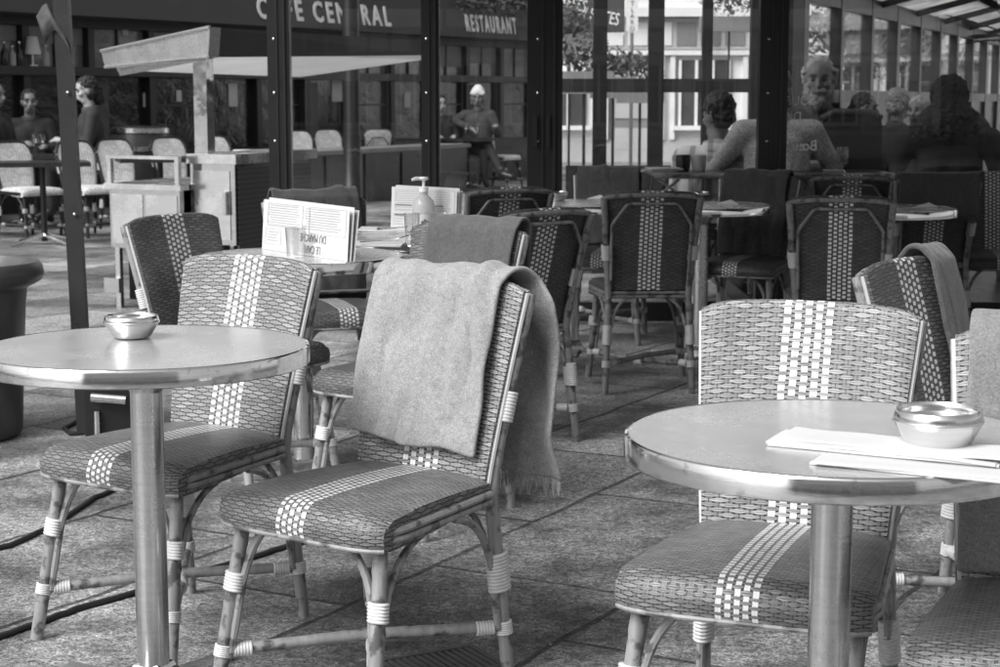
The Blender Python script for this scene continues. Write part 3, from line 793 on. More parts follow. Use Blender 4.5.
f.build('dry_leaves', 'leaf', t, True)

lo, hi = onz(86, 434, 0), ony(60, -30, 6.75)
t = thing('wooden_post', 'dark leaning wooden post with a curled plastic strip, left of the stall', 'post', (lo.x, lo.y, 0))
d = hi - lo
MB().bar((0, 0, 0), d, .058, .05).build('post', 'dark_wood', t)
m = MB()
for k in (.22, .48, .74, .12): m.ball(d * k + Vector((.012, -.034, 0)), .007, 8, 6)
m.build('screws', 'steel_polished', t, True)
m = MB(); cv = []
for k in range(17):
    a = k / 16; q = ony(36 + 27 * a ** .8 - 6 * sin(pi * a), 16 - 13 * sin(pi * a * .8) + 40 * max(0, a - .55), 6.72) - lo
    cv.append(q)
vs = []
for q in cv: vs += [q, q + Vector((.035, -.02, -.10))]
m.add(vs, [(2 * i, 2 * i + 1, 2 * i + 3, 2 * i + 2) for i in range(16)]); o = m.build('plastic_strip', 'plastic', t, True, 0); o.modifiers.new('thick', 'SOLIDIFY').thickness = .004

lo = onz(110, 442, 0)
t = thing('storage_box', 'low black box with a chrome handle behind the left foreground table', 'box', (lo.x, lo.y + .12, 0), .08)
MB().box((.0, 0, .125), (.20, .22, .25)).build('body', 'black_paint', t)
MB().box((.0, 0, .259), (.215, .235, .018)).build('lid', 'black_paint', t)
m = MB(); m.tube([(-.07, -.135, .175), (.06, -.150, .165)], .019, 14); m.tube([(-.05, -.11, .17), (-.05, -.14, .17)], .008, 8); m.tube([(.04, -.11, .168), (.04, -.145, .168)], .008, 8)
m.build('handle', 'steel_polished', t, True, 50)
MB().tube([(-.055, -.125, .02), (-.055, -.125, .12)], .012, 10).build('hinge_pin', 'steel', t, True)

def cable(pts, label):
    P = [onz(x, y, .008) for x, y in pts]; out = []
    for i in range(len(P) - 1):
        for k in range(6): out.append(P[i].lerp(P[i + 1], k / 6) + Vector((.006 * noise.noise(P[i] * 3 + Vector((k, 0, 0))), .006 * noise.noise(P[i] * 5 + Vector((0, k, 0))), 0)))
    out.append(P[-1]); tag(MB().tube(out, .008, 8).build('power_cable', 'rubber', None, True), label, 'cable')
cable([(-30, 555), (10, 545), (50, 527), (95, 497), (128, 484)], 'shorter black cable entering at the left edge behind the left front chair')
cable([(-30, 648), (30, 625), (85, 606), (130, 594), (200, 572), (255, 556), (306, 540)], 'black cable crossing the paving beneath the left front chair and table')
cable([(95, 432), (70, 434), (64, 428), (78, 421), (100, 419)], 'thin black cable loop by the foot of the leaning post')

q = onz(432, 668, 0)
t = thing('drain_grate', 'dark slotted iron drain grate in the paving below the blanket chair', 'grate', (q.x, q.y, .004), R(29))
f = MB()
for a_, b_ in (((-.15, -.09, 0), (.15, -.075, .006)), ((-.15, .075, 0), (.15, .09, .006)), ((-.15, -.0745, 0), (-.135, .0745, .006)), ((.135, -.0745, 0), (.15, .0745, .006))): f.span(a_, b_)
f.build('frame', 'iron', t)
b = MB()
for k in range(15): b.span((-.132 + k * .018, -.0735, 0), (-.121 + k * .018, .0735, .005))
b.build('bars', 'iron', t)
MB().span((-.1345, -.0738, -.002), (.1345, .0738, .001)).build('pit', 'rubber', t)

# ------------------------------------------------------------------ steel seafood stall
def stall():
    o = onz(237, 318, 0); o.y = 10.4; o.x = (237 - 500) / F * 10.45
    t = thing('oyster_stall', 'steel serving stall with white canopy, tray and dark perforated side panel', 'stall', (o.x, o.y, 0))
    u = Vector((-.866, .50, 0)); v = Vector((.30, .954, 0)); Z = Vector((0, 0, 1))
    def blk(nm, a0, a1, b0, b1, z0, z1, mat, parent=t):
        q = [u * a0 + v * b0, u * a1 + v * b0, u * a1 + v * b1, u * a0 + v * b1]
        return MB().prism([c + Z * z0 for c in q], (0, 0, z1 - z0)).build(nm, mat, parent)
    blk('cabinet', .002, .34, .002, 1.1, .42, .90, 'steel_sheet')
    blk('counter', -.015, .36, -.015, 1.2, .902, .960, 'steel')
    blk('side_panel', -.008, .0, .03, 1.1, .30, .88, 'perforated')
    blk('tray', .365, .92, -.10, .8, .38, .74, 'steel_sheet')
    blk('tray_lip', .345, .94, -.125, .82, .742, .775, 'steel')
    for a in (.38, .88): 
        for b in (-.06, .7): blk('leg', a, a + .035, b, b + .04, 0, .378, 'steel')
    lk = blk('cupboard', .42, .86, .02, .66, .05, .36, 'black_paint')
    blk('latch', .86, .98, -.11, -.06, .10, .19, 'steel_polished')
    dr = blk('door', .04, .31, -.003, .0005, .45, .86, 'steel')
    blk('handle', .06, .085, -.03, -.0035, .60, .74, 'steel_polished', dr)
    for a in (.385, .655): blk('tray_panel', a, a + .245, -.104, -.1005, .41, .71, 'steel')
    r = MB()
    for a in (.90, .365): r.prism([u * a + v * -.11 + Z * .776, u * (a + .03) + v * -.11 + Z * .776, u * (a + .03) + v * -.07 + Z * .776, u * a + v * -.07 + Z * .776], (0, 0, .15))
    r.prism([u * .365 + v * -.11 + Z * .926, u * .94 + v * -.11 + Z * .926, u * .94 + v * -.07 + Z * .926, u * .365 + v * -.07 + Z * .926], (0, 0, .02))
    r.build('guard_rail', 'steel', t)
    blk('post', .26, .36, .10, .20, .962, 1.60, 'steel_sheet')
    # canopy: folded-edge roof, corners from left front round to the right rear
    P = lambda px, py, y: ony(px, py, y) - o
    A, B, C = P(101, 51, 11.3), P(210, 27, 10.45), P(430, 41, 13.4)
    A2, B2, C2 = P(105, 67, 11.32), P(208, 57, 10.5), P(430, 55, 13.4)
    D2 = P(300, 81, 13.9)
    dp = Vector((.05, .09, .0))
    MB().add([A, B, B2, A2, A + dp, B + dp, B2 + dp, A2 + dp], [(0, 1, 2, 3), (4, 7, 6, 5), (0, 4, 5, 1), (3, 2, 6, 7), (0, 3, 7, 4), (1, 5, 6, 2)]).build('steel_gutter', 'steel_gutter', t)
    MB().tube([A + Vector((0, -.004, 0)), B + Vector((0, -.004, 0))], .010, 8).build('gutter_edge', 'steel_polished', t, True)
    MB().tube([A2 + Vector((0, -.004, 0)), B2 + Vector((0, -.004, 0))], .010, 8).build('gutter_edge', 'steel_polished', t, True)
    A3, B3 = P(120, 76, 11.6), P(206, 60, 10.75)
    MB().add([A2 + dp, B2 + dp, B3, A3, A2 + dp + Vector((0, .03, .01)), B2 + dp + Vector((0, .03, .01)), B3 + Vector((0, .03, .01)), A3 + Vector((0, .03, .01))], [(0, 1, 2, 3), (4, 7, 6, 5), (0, 4, 5, 1), (3, 2, 6, 7), (0, 3, 7, 4), (1, 5, 6, 2)]).build('gutter_lip', 'steel_gutter', t)
    inn = Vector((-.015, .05, 0))
    MB().add([B + inn, C + inn, C2 + inn, B2 + inn, B + inn * 2, C + inn * 2, C2 + inn * 2, B2 + inn * 2], [(0, 1, 2, 3), (4, 7, 6, 5), (0, 4, 5, 1), (3, 2, 6, 7), (0, 3, 7, 4), (1, 5, 6, 2)]).build('valance', 'fascia_cloth', t)
    up = Vector((0, 0, -.015)); i3 = inn * 2.4
    low = [A2 + i3 + Vector((.10, 0, -.05)), B2 + i3, C2 + i3 + Vector((0, 0, -.06)), D2]
    MB().prism([q + Vector((0, 0, .03)) for q in low], (0, 0, .03)).build('canopy', 'white_cloth', t)
    return t
stall()

# ------------------------------------------------------------------ glass screen of the terrace (posts, panes, sill)
GY = 10.0
def wx(px, y=GY): return ony(px, 150, y).x
t = thing('glass_screen', 'black framed glass screen with tall posts behind the terrace tables', 'glass screen', (wx(281), GY, 0))
X0 = wx(281)
def lx(px): return wx(px) - X0
posts = [(270, 292), (422, 440), (527, 562), (757, 785), (1075, 1100), (1260, 1290)]
for a, b in posts:
    pm = MB().span((lx(a), -.05, .0), (lx(b), .05, 2.75)).build('post', 'black_paint', t)
    w = lx(b) - lx(a)
    g_ = MB(); g_.span((lx(a) + w * .40, -.058, .02), (lx(a) + w * .46, -.0505, 2.7)); g_.span((lx(a) + w * .72, -.062, .02), (lx(a) + w * .80, -.0505, 2.7)); g_.build('bead', 'facade_paint', pm)
    bo = MB()
    for zz in (.75, 1.05, 1.32, 1.62, 1.9): bo.ball((lx(a) + w * .3, -.052, zz), (.009, .006, .009), 8, 6)
    bo.build('bolts', 'steel_polished', pm, True)
for i in range(len(posts) - 1):
    a, b = lx(posts[i][1]), lx(posts[i + 1][0])
    MB().span((a, -.03, .02), (b, .03, .13)).build('bottom_rail', 'black_paint', t)
    MB().span((a, -.03, 2.55), (b, .03, 2.72)).build('top_rail', 'black_paint', t)
    MB().span((a + .002, -.004, .132), (b - .002, .004, 2.548)).build('pane', 'glass', t)
hd = MB(); hd.span((lx(533), -.075, 1.02), (lx(536.5), -.06, 1.20)); hd.span((lx(546), -.075, 1.02), (lx(549), -.06, 1.20)); hd.build('handle', 'facade_paint', t)
# chalk writing on the pane, meant to be read from inside
MX = Matrix.Rotation(0, 4, 'X')
def chalk(s, px, py, size):
    q = ony(px, py, GY - .006) - Vector((X0, GY, 0))
    text_mesh('lettering', s, 'chalk', size, frame(q, (-1, 0, 0), (0, 1, 0)), t, .001, .9)
MAT['chalk'] = plain('white chalk paint', .75, .8, var=.3, scale=40)
chalk('SOUP:', 799, 101, .075); chalk('DU', 793, 117, .075); chalk('Bœuf', 803, 146, .085)

# unseen awning added over this half of the terrace to shade it
t = thing('shade_awning', 'unseen dark awning added to shade the rear terrace tables before the glass', 'awning', (0, 0, 0))
MB().prism([(-1.5, 5.5, 2.55), (7.5, 5.5, 2.55), (7.5, 9.93, 2.95), (-1.5, 9.93, 2.95)], (0, 0, .03)).build('cloth', 'fascia_cloth', t)
MB().span((-1.5, 5.44, 2.02), (7.5, 5.49, 2.60)).build('valance', 'fascia_cloth', t)  # added front drop, hung low to keep sun off the rear chairs

# ------------------------------------------------------------------ enclosed terrace behind the screen
struct(MB().span((X0 + 2.75, 10.06, .0), (9, 13.0, .10)).build('terrace_floor', 'dark_wood'))
def rattan_table(x0, x1, y, z, label):
    t = thing('rattan_table', label, 'table', ((x0 + x1) / 2, y, .10), 0, 'rattan edged tables behind the glass'); w = (x1 - x0) / 2; h = z - .10
    MB().span((-w, -.28, h - .03), (w, .28, h)).build('tabletop', 'dark_wood', t)
    cane([(-w, -.29, h - .015), (0, -.292, h - .015), (w, -.29, h - .015)], .016).build('edge_cane', 'rattan', t, True)
    for sx in (-1, 1):
        for sy in (-1, 1): cane([(sx * (w - .05), sy * .24, h - .03), (sx * (w - .03), sy * .24, 0)], .018).build('leg', 'rattan', t, True)
    cane([(0, -.27, h - .03), (0, -.27, h - .30)], .018).build('upright', 'rattan', t, True)
    for sx in (-1, 1):
        cane([(sx * .25, -.275, h - .035), (sx * .02, -.275, h - .20)], .009).build('brace', 'rattan', t, True)
        cane([(sx * (w - .04), -.275, h - .22), (sx * (w - .28), -.275, h - .035)], .009).build('brace', 'rattan', t, True)
    MB().span((-w + .06, -.26, h - .32), (w - .06, -.25, h - .29)).build('lower_rail', 'dark_wood', t)
    return t
ra = rattan_table(wx(628, 10.45), wx(764, 10.45), 10.45, .86, 'rattan edged table behind the glass below the plaid shirt man')
rb = rattan_table(wx(780, 10.45), wx(884, 10.45), 10.45, .86, 'rattan edged table behind the glass holding a stemmed glass')
# items on them
q = ony(664, 162, 10.40); sheet_stack(q, .20, .12, .02, .3, 'thin pile of menus on the rattan table behind the glass', 3, z=.862, name='menu_pile', cat='menus')
def jar(px, label, mat):
    q = ony(px, 168, 10.5); t = thing('table_jar', label, 'jar', (q.x, q.y, .861), 0, 'small jars behind the glass')
    MB().lathe([(0, 0), (.035, 0), (.042, .02), (.044, .09), (.040, .095), (.036, .085), (.034, .02), (0, .01)], 24).build('jar', mat, t, True, 50)
jar(683, 'plain dark jar on the rattan table behind the glass', 'leather'); jar(699, 'woven patterned jar on the rattan table behind the glass', 'weave_mid')
q = ony(842, 168, 10.35); t = thing('stemmed_glass', 'short stemmed glass of drink in front of the bearded man', 'glass', (q.x, q.y, .861))
MB().lathe([(0, 0), (.032, 0), (.006, .012), (.006, .03), (.03, .05), (.038, .09), (.034, .145), (.032, .145), (.035, .09), (.027, .055), (0, .05)], 24).build('bowl', 'tumbler', t, True, 60)
MB().lathe([(0, .056), (.026, .057), (.0335, .085), (.0335, .105), (0, .105)], 20).build('drink', 'stone_dark', t, True, 60)
q = ony(832, 168, 10.3); t = thing('folded_napkin', 'white napkin beside the short stemmed glass', 'napkin', (q.x, q.y, .861), .3, NG)
MB().prism([(-.06, 0, 0), (.05, -.03, 0), (.06, .03, 0), (-.02, .06, 0)], (0, 0, .012)).build('sheet', 'paper', t)
# dark high-backed banquette
bx0, bx1 = wx(822, 10.95), wx(882, 10.95)
t = thing('dark_bench', 'dark upholstered high backed seat in front of the bearded man', 'bench', ((bx0 + bx1) / 2, 10.95, .10)); w = (bx1 - bx0) / 2
m = MB(); m.prism([(-w, -.05, .45), (w, -.05, .45), (w * 1.0, .02, 1.04), (w * .85, .03, 1.09), (-w * .85, .03, 1.09), (-w, .02, 1.04)], (0, .07, 0)); m.build('backrest', 'leather', t)
MB().tube([(-w, .04, 1.06), (-w * .6, .045, 1.10), (w * .6, .045, 1.10), (w, .04, 1.06)], .025, 10).build('top_roll', 'coat_grey', t, True)
MB().span((-w, .03, .38), (w, .50, .46)).build('seat', 'leather', t)
m = MB()
for sx in (-1, 1):
    for yy in (.0, .45): m.tube([(sx * (w - .03), yy, .38), (sx * (w - .03), yy, 0)], .018, 8)
m.build('frame', 'black_paint', t, True)

# far glazed walls: frontal one then one running away to the right
def glazed_wall(a, b, mull, zs, label, top, panel, name='glazed_wall', w=.09, cut=None):
    a, b = Vector(a), Vector(b); L = (b - a).length; t = thing(name, label, 'glazed wall', a, math.atan2(b.y - a.y, b.x - a.x))
    for s, ww in mull: MB().span((s * L - ww / 2, -.05, 0), (s * L + ww / 2, .05, top)).build('mullion', 'black_paint', t)
    for z0, z1 in zs: MB().span((-.04, -.045, z0), (L + .04, .045, z1)).build('rail', 'facade_paint', t)
    ss = [0] + [m for m, _ in mull] + [1]
    MB().span((0, -.01, 0.02), (L, .01, panel)).build('panel', 'dark_wood', t)
    MB().span((0, -.004, panel + .002), (L, .004, top - .02)).build('pane', 'glass_far', t)
    return t
W1a, W1b = (ony(566, 100, 13).x, 13.0, 0), (2.12, 13.0, 0)
L1 = W1b[0] - W1a[0]
def f1(px): return (ony(px, 60, 13).x - W1a[0]) / L1
glazed_wall(W1a, W1b, [(f1(600), .10), (f1(656), .11), (f1(707), .07), (f1(757), .10), (1.0, .12)], [(.02, .16), (1.335, 1.435), (2.55, 2.7)], 'dark framed glazed wall facing the bright street behind the plaid shirt man', 2.7, .80)
W2a, W2b = Vector((2.2, 13.0, 0)), Vector((7.6, 26.0, 0))
L2 = (W2b - W2a).length
mu = []
for k in range(12): mu.append(((k + .0) / 11, .14 if k % 3 == 0 else .09))
glazed_wall(W2a, W2b, mu, [(.02, .16), (1.26, 1.36), (2.0, 2.14)], 'long glazed wall running away to the right under the translucent roof', 2.14, 1.26)
# translucent lean-to roof with rafters
nrm = Vector((13.0, -5.4, 0)).normalized(); d2 = (W2b - W2a).normalized()
t = thing('lean_to_roof', 'translucent sloping roof with dark rafters over the enclosed terrace', 'roof', (0, 0, 0))
e0, e1 = W2a - d2 * 2.5 + Vector((0, 0, 2.16)), W2b + Vector((0, 0, 2.16))
rise = nrm * 6 + Vector((0, 0, 1.5))
MB().prism([e0, e1, e1 + rise, e0 + rise], (0, 0, .015)).build('roof_sheet', 'roof_glass', t)
for k in range(10):
    q = e0.lerp(e1, k / 9); MB().bar(q + Vector((0, 0, -.05)), q + rise + Vector((0, 0, -.05)), .035, .06).build('rafter', 'black_paint', t)
q0, q1 = e0 + rise * .5, e1 + rise * .5; MB().bar(q0 - Vector((0, 0, .12)), q1 - Vector((0, 0, .12)), .06, .08).build('purlin', 'black_paint', t)

# ------------------------------------------------------------------ people
def blob(parts, name, mat, parent, vox=.012, smooth=4, rough=0.0):
    m = MB()
    for q in parts:
        if q[0] == 'c':
            _, a, b, ra, rb = q; a, b = Vector(a), Vector(b)
            n = max(2, int((b - a).length / .05)); m.tube([a.lerp(b, i / n) for i in range(n + 1)], [ra + (rb - ra) * i / n for i in range(n + 1)], 12)
            m.ball(a, ra, 12, 8); m.ball(b, rb, 12, 8)
        else: m.ball(q[1], q[2], 16, 12)
    o = m.build(name, mat, None)
    md = o.modifiers.new('r', 'REMESH'); md.mode = 'VOXEL'; md.voxel_size = vox
    sm = o.modifiers.new('s', 'SMOOTH'); sm.iterations = smooth; sm.factor = .5
    dg = bpy.context.evaluated_depsgraph_get(); dg.update()
    me = bpy.data.meshes.new_from_object(o.evaluated_get(dg)); o.modifiers.clear(); o.data = me
    if not me.materials: me.materials.append(MAT[mat])
    if rough:
        for v in me.vertices:
            q = v.co * 45; v.co += v.normal * rough * (noise.noise(q) + .7 * noise.noise(q * 2.3) + .3)
    for p in me.polygons: p.use_smooth = True
    o.parent = parent; return o
def head_parts(H, s=1.0, yaw=0, tilt=0):
    M = Matrix.Rotation(yaw, 3, 'Z') @ Matrix.Rotation(tilt, 3, 'X'); H = Vector(H)
    P = lambda x, y, z: H + M @ Vector((x * s, y * s, z * s))
    out = [('b', P(0, .012, .022), (.080 * s, .097 * s, .094 * s)), ('b', P(0, -.01, .045), (.070 * s, .082 * s, .070 * s)), ('b', P(0, -.022, -.045), (.058 * s, .070 * s, .072 * s)), ('c', P(-.03, -.045, -.085), P(.03, -.045, -.085), .026 * s, .026 * s),
           ('c', P(0, -.088, .018), P(0, -.112, -.030), .010 * s, .016 * s), ('c', P(-.038, -.080, .032), P(.038, -.080, .032), .013 * s, .013 * s),
           ('c', P(-.022, -.088, -.064), P(.022, -.088, -.064), .011 * s, .011 * s), ('b', P(-.045, -.065, -.02), (.024 * s,) * 3), ('b', P(.045, -.065, -.02), (.024 * s,) * 3),
           ('c', P(-.078, .0, .015), P(-.078, .012, -.03), .014 * s, .010 * s), ('c', P(.078, .0, .015), P(.078, .012, -.03), .014 * s, .010 * s)]
    return out, P
def hand(W, d, s=1.0, spread=Vector((0, 0, 1))):
    W, d = Vector(W), Vector(d).normalized(); side = spread.cross(d).normalized(); out = [('c', W, W + d * .05 * s, .028 * s, .034 * s)]
    for k, ln in zip((-1.5, -.5, .5, 1.5), (.060, .072, .068, .052)):
        a = W + d * .075 * s + side * k * .019 * s; b = a + (d * .8 - spread * .35) * ln * .55 * s; c = b + (d * .3 - spread * .6) * ln * .5 * s
        out += [('c', a - d * .03 * s, b, .0095 * s, .009 * s), ('c', b, c, .009 * s, .008 * s)]
    a = W + d * .03 * s - side * .03 * s; out.append(('c', a, a + (d * .6 - side * .7) * .05 * s, .011 * s, .009 * s))
    return out
def person(label, loc, rz, coat, skin='skin', hair='hair_dark', style='short', yaw=0, tilt=.0, s=1.0, pose=None, group=None, beard=None, lean=0.0, seat=.45, vox=.011, hat=None, glasses=False):
    t = thing('person', label, 'person', loc, rz, group)
    J = dict(hip=(0, 0, seat + .09), belly=(0, .0, seat + .22), chest=(0, -.01 - lean * .6, seat + .42), neck=(0, -.0 - lean, seat + .60), head=(0, -.03 - lean * 1.15, seat + .765))
    for q, sx in (('l', 1), ('r', -1)):
        J['sh' + q] = (sx * .175, -.0 - lean * .9, seat + .53); J['el' + q] = (sx * .235, -.06 - lean, seat + .27); J['wr' + q] = (sx * .13, -.27 - lean, seat + .30)
        J['hp' + q] = (sx * .09, 0, seat + .08); J['kn' + q] = (sx * .11, -.42, seat + .06); J['an' + q] = (sx * .11, -.40, .09); J['to' + q] = (sx * .12, -.54, .035)
    J.update(pose or {}); J = {k: Vector(v) for k, v in J.items()}
    hp, P = head_parts(J['head'], 1.0, yaw, tilt)
    body = hp + [('c', J['neck'] - Vector((0, 0, .04)), J['head'] - Vector((0, -.01, .07)), .056, .054),
            ('c', J['hip'] + Vector((-.06, 0, 0)), J['chest'] + Vector((-.06, 0, 0)), .12, .115), ('c', J['hip'] + Vector((.06, 0, 0)), J['chest'] + Vector((.06, 0, 0)), .12, .115),
            ('c', J['chest'] + Vector((0, 0, .05)), J['neck'], .10, .055)]
    jack = [('c', J['hip'] + Vector((-.065, 0, .04)), J['chest'] + Vector((-.065, 0, 0)), .142, .135), ('c', J['hip'] + Vector((.065, 0, .04)), J['chest'] + Vector((.065, 0, 0)), .142, .135),
            ('c', J['shl'], J['shr'], .078, .078), ('c', J['chest'] + Vector((0, 0, .05)), J['neck'] + Vector((0, .01, -.02)), .12, .075)]
    tro = [('b', J['hip'], (.185, .155, .125))]; sho = []
    for q in 'lr':
        body += [('c', J['sh' + q], J['el' + q], .052, .042), ('c', J['el' + q], J['wr' + q], .040, .027), ('c', J['hp' + q], J['kn' + q], .078, .055), ('c', J['kn' + q], J['an' + q], .052, .036), ('c', J['an' + q], J['to' + q], .036, .028)]
        body += hand(J['wr' + q], J['wr' + q] - J['el' + q])
        w2 = J['el' + q].lerp(J['wr' + q], .90)
        jack += [('c', J['sh' + q], J['el' + q], .074, .058), ('c', J['el' + q], w2, .058, .043)]
        tro += [('c', J['hp' + q], J['kn' + q], .095, .072), ('c', J['kn' + q], J['an' + q].lerp(J['kn' + q], .1), .068, .050)]
        sho += [('c', J['an' + q], J['to' + q] + Vector((0, 0, .004)), .045, .036), ('c', J['an' + q] + Vector((0, 0, .06)), J['an' + q], .046, .046)]
    nk = J['neck']; cz = (J['head'] - nk).normalized()
    cm = Matrix((cz.orthogonal().normalized(), cz.cross(cz.orthogonal().normalized()), cz)).transposed()
    MB().lathe([(.082, -.035), (.086, -.01), (.078, .022), (.070, .026), (.064, .015), (.066, -.03)], 24, nk, cm).build('collar', coat if coat != 'coat_black' else 'coat_grey', t, True, 60)
    blob(body, 'body', skin, t, vox); blob(jack, 'jacket', coat, t, vox + .003, 6); blob(tro, 'trousers', 'trousers', t, vox + .003); blob(sho, 'shoes', 'leather', t, vox)
    hr = None
    if style == 'short': hr = [('b', P(0, .022, .048), (.083, .093, .088)), ('b', P(0, .065, -.01), (.068, .05, .06))]
    elif style == 'long': hr = [('b', P(0, .022, .05), (.086, .096, .090)), ('c', P(-.05, .05, .0), P(-.06, .07, -.20), .05, .04), ('c', P(.05, .05, 0), P(.06, .07, -.20), .05, .04), ('c', P(0, .075, .0), P(0, .09, -.22), .055, .04)]
    elif style == 'bun': hr = [('b', P(0, .024, .05), (.084, .094, .088)), ('c', P(0, .085, .0), P(0, .10, -.10), .055, .045), ('b', P(-.06, .03, -.03), (.03, .045, .055)), ('b', P(.06, .03, -.03), (.03, .045, .055))]
    elif style == 'hood': hr = [('b', P(0, .02, .03), (.115, .125, .125)), ('c', P(0, .05, -.02), P(0, .06, -.16), .105, .13), ('c', P(-.05, .02, -.10), P(-.14, .04, -.20), .09, .10), ('c', P(.05, .02, -.10), P(.14, .04, -.20), .09, .10)]
    elif style == 'bald': hr = [('c', P(-.078, .005, .05), P(-.064, .07, -.02), .020, .026), ('c', P(.078, .005, .05), P(.064, .07, -.02), .020, .026), ('c', P(-.05, .082, .02), P(.05, .082, .02), .034, .034), ('b', P(0, .045, .075), (.070, .070, .050))]
    if hr: blob(hr, 'hair', hair, t, .008, 2, .016)
    if beard: blob([('c', P(-.052, -.050, -.080), P(.052, -.050, -.080), .036, .036), ('b', P(0, -.070, -.112), (.054, .040, .056)), ('c', P(-.062, -.025, -.03), P(-.05, -.055, -.075), .020, .03), ('c', P(.062, -.025, -.03), P(.05, -.055, -.075), .020, .03), ('c', P(-.03, -.100, -.052), P(.03, -.100, -.052), .012, .012)], 'beard', beard, t, .008, 2, .010)
    for sx in (-1, 1):
        MB().ball(P(sx * .033, -.0800, .006), (.012, .010, .006), 10, 7).build('eye', 'iris', t, True)
    bw = MB()
    for sx in (-1, 1): bw.tube([P(sx * .014, -.098, .034), P(sx * .034, -.098, .040), P(sx * .056, -.086, .033)], [.005, .0065, .004], 6)
    bw.build('eyebrows', 'hair_dark' if hair == 'hair_dark' else 'brow_grey', t, True)
    bw = MB(); bw.tube([P(-.024, -.096, -.066), P(0, -.1015, -.064), P(.024, -.096, -.066)], [.002, .004, .002], 6); bw.build('mouth', 'hair_dark' if not beard else beard, t, True)
    if hat == 'beanie': blob([('b', P(0, .015, .078), (.092, .103, .085)), ('c', P(-.07, -.05, .062), P(.07, -.05, .062), .030, .030), ('b', P(0, .02, .11), (.075, .085, .07))], 'hat', 'knit_pale', t, .010, 2, .008); blob([('c', P(-.082, -.01, .0), P(-.075, .03, -.07), .018, .022), ('c', P(.082, -.01, .0), P(.075, .03, -.07), .018, .022)], 'side_hair', 'hair_grey', t, .010, 2, .008)
    if hat == 'cap': blob([('b', P(0, .012, .055), (.088, .102, .088)), ('c', P(-.04, -.09, .055), P(-.035, -.16, .045), .016, .008), ('c', P(.04, -.09, .055), P(.035, -.16, .045), .016, .008), ('c', P(0, -.09, .06), P(0, -.175, .048), .016, .008)], 'cap', 'coat_grey', t, .010, 2)
    if glasses:
        gm = MB()
        for sx in (-1, 1):
            gm.tube([P(sx * .034 + .024 * cos(a), -.104, .004 + .019 * sin(a)) for a in [2 * pi * k / 14 for k in range(15)]], .0022, 5)
        gm.tube([P(-.010, -.108, .008), P(.010, -.108, .008)], .002, 5); gm.build('glasses', 'leather', t, True)
    t.scale = (s, s, s); return t

IN = .10
x = wx(827, 10.95)
person('bearded older man with thin grey hair facing out through the glass', (x, 11.30, .10), R(-4), 'coat_black', 'skin', 'hair_white', 'bald', yaw=-.15, s=1.12, beard='hair_grey', tilt=.08, seat=.40)
x = wx(716, 10.9)
person('man in a pale plaid shirt and dark cap seen from behind the glass', (x, 10.85, .10), R(165), 'plaid', 'skin', 'hair_dark', 'short', yaw=.55, s=1.12, hat='cap', seat=.20, tilt=.1)
x = wx(773, 10.8)
person('person in a pale mottled knit sweater mostly behind the thick post', (x, 10.62, .12), R(178), 'knit', 'skin_pale', 'hair_grey', 'short', s=1.0, lean=.05, pose=dict(shl=(.21, -.02, .97), shr=(-.21, -.02, .97), ell=(.36, -.10, .74), elr=(-.36, -.10, .74)))
x = ony(862, 100, 14.2).x
person('person with dark curly hair left of the white haired diner', (x, 14.2, .10), R(60), 'coat_black', 'skin', 'hair_dark', 'bun', s=.98, seat=.36)
x = ony(897, 100, 14.0).x
person('white haired diner with full hair in the dim glazed room', (x, 14.0, .10), R(140), 'coat_black', 'skin', 'hair_white', 'short', s=1.0, seat=.375)
x = ony(920, 100, 15.0).x
person('second white haired diner, smaller, at the back of the glazed room', (x, 15.0, .10), R(-40), 'coat_black', 'skin', 'hair_white', 'short', s=.98, seat=.34)
x = ony(958, 100, 10.7).x
person('large hooded figure in a black coat at the right of the glazed room', (x, 10.9, .06), R(170), 'coat_black', 'skin', 'coat_black', 'hood', s=1.0, tilt=.25, pose=dict(shl=(.25, 0, .98), shr=(-.25, 0, .98), ell=(.33, -.05, .72), elr=(-.33, -.05, .72)))

# palm near the right edge
q = ony(992, 60, 11.6)
t = thing('palm_plant', 'spiky fan palm behind the glass at the right edge', 'palm', (q.x + .25, 11.6, .1))
MB().lathe([(0, 0), (.16, 0), (.20, .35), (.17, .35), (0, .33)], 24).build('pot', 'terracotta', t, True, 40)
MB().tube([(0, 0, .3), (.02, 0, .9), (0, .02, 1.57)], [.05, .045, .04], 10).build('trunk', 'bark', t, True)
rnd = random.Random(8)
f = MB()
for k in range(11):
    a = k * 2 * pi / 11 + rnd.uniform(-.2, .2); el = rnd.uniform(-.1, .9); d = Vector((cos(a) * cos(el), sin(a) * cos(el), sin(el))); st = Vector((0, .02, 1.55)); e = st + d * .32
    f.tube([st, e], [.008, .004], 5); sd = d.cross(Vector((0, 0, 1))).normalized()
    for j in range(13):
        b = (j - 6) / 6 * 1.15; dd = (d * cos(b) + sd * sin(b)); tip = e + dd * (.30 - .05 * abs(b)) - Vector((0, 0, .04)); w = dd.cross(Vector((0, .3, 1))).normalized() * .017
        f.add([e, e.lerp(tip, .4) + w, tip, e.lerp(tip, .4) - w], [(0, 1, 2, 3)])
f.build('fronds', 'leaf_dark', t)

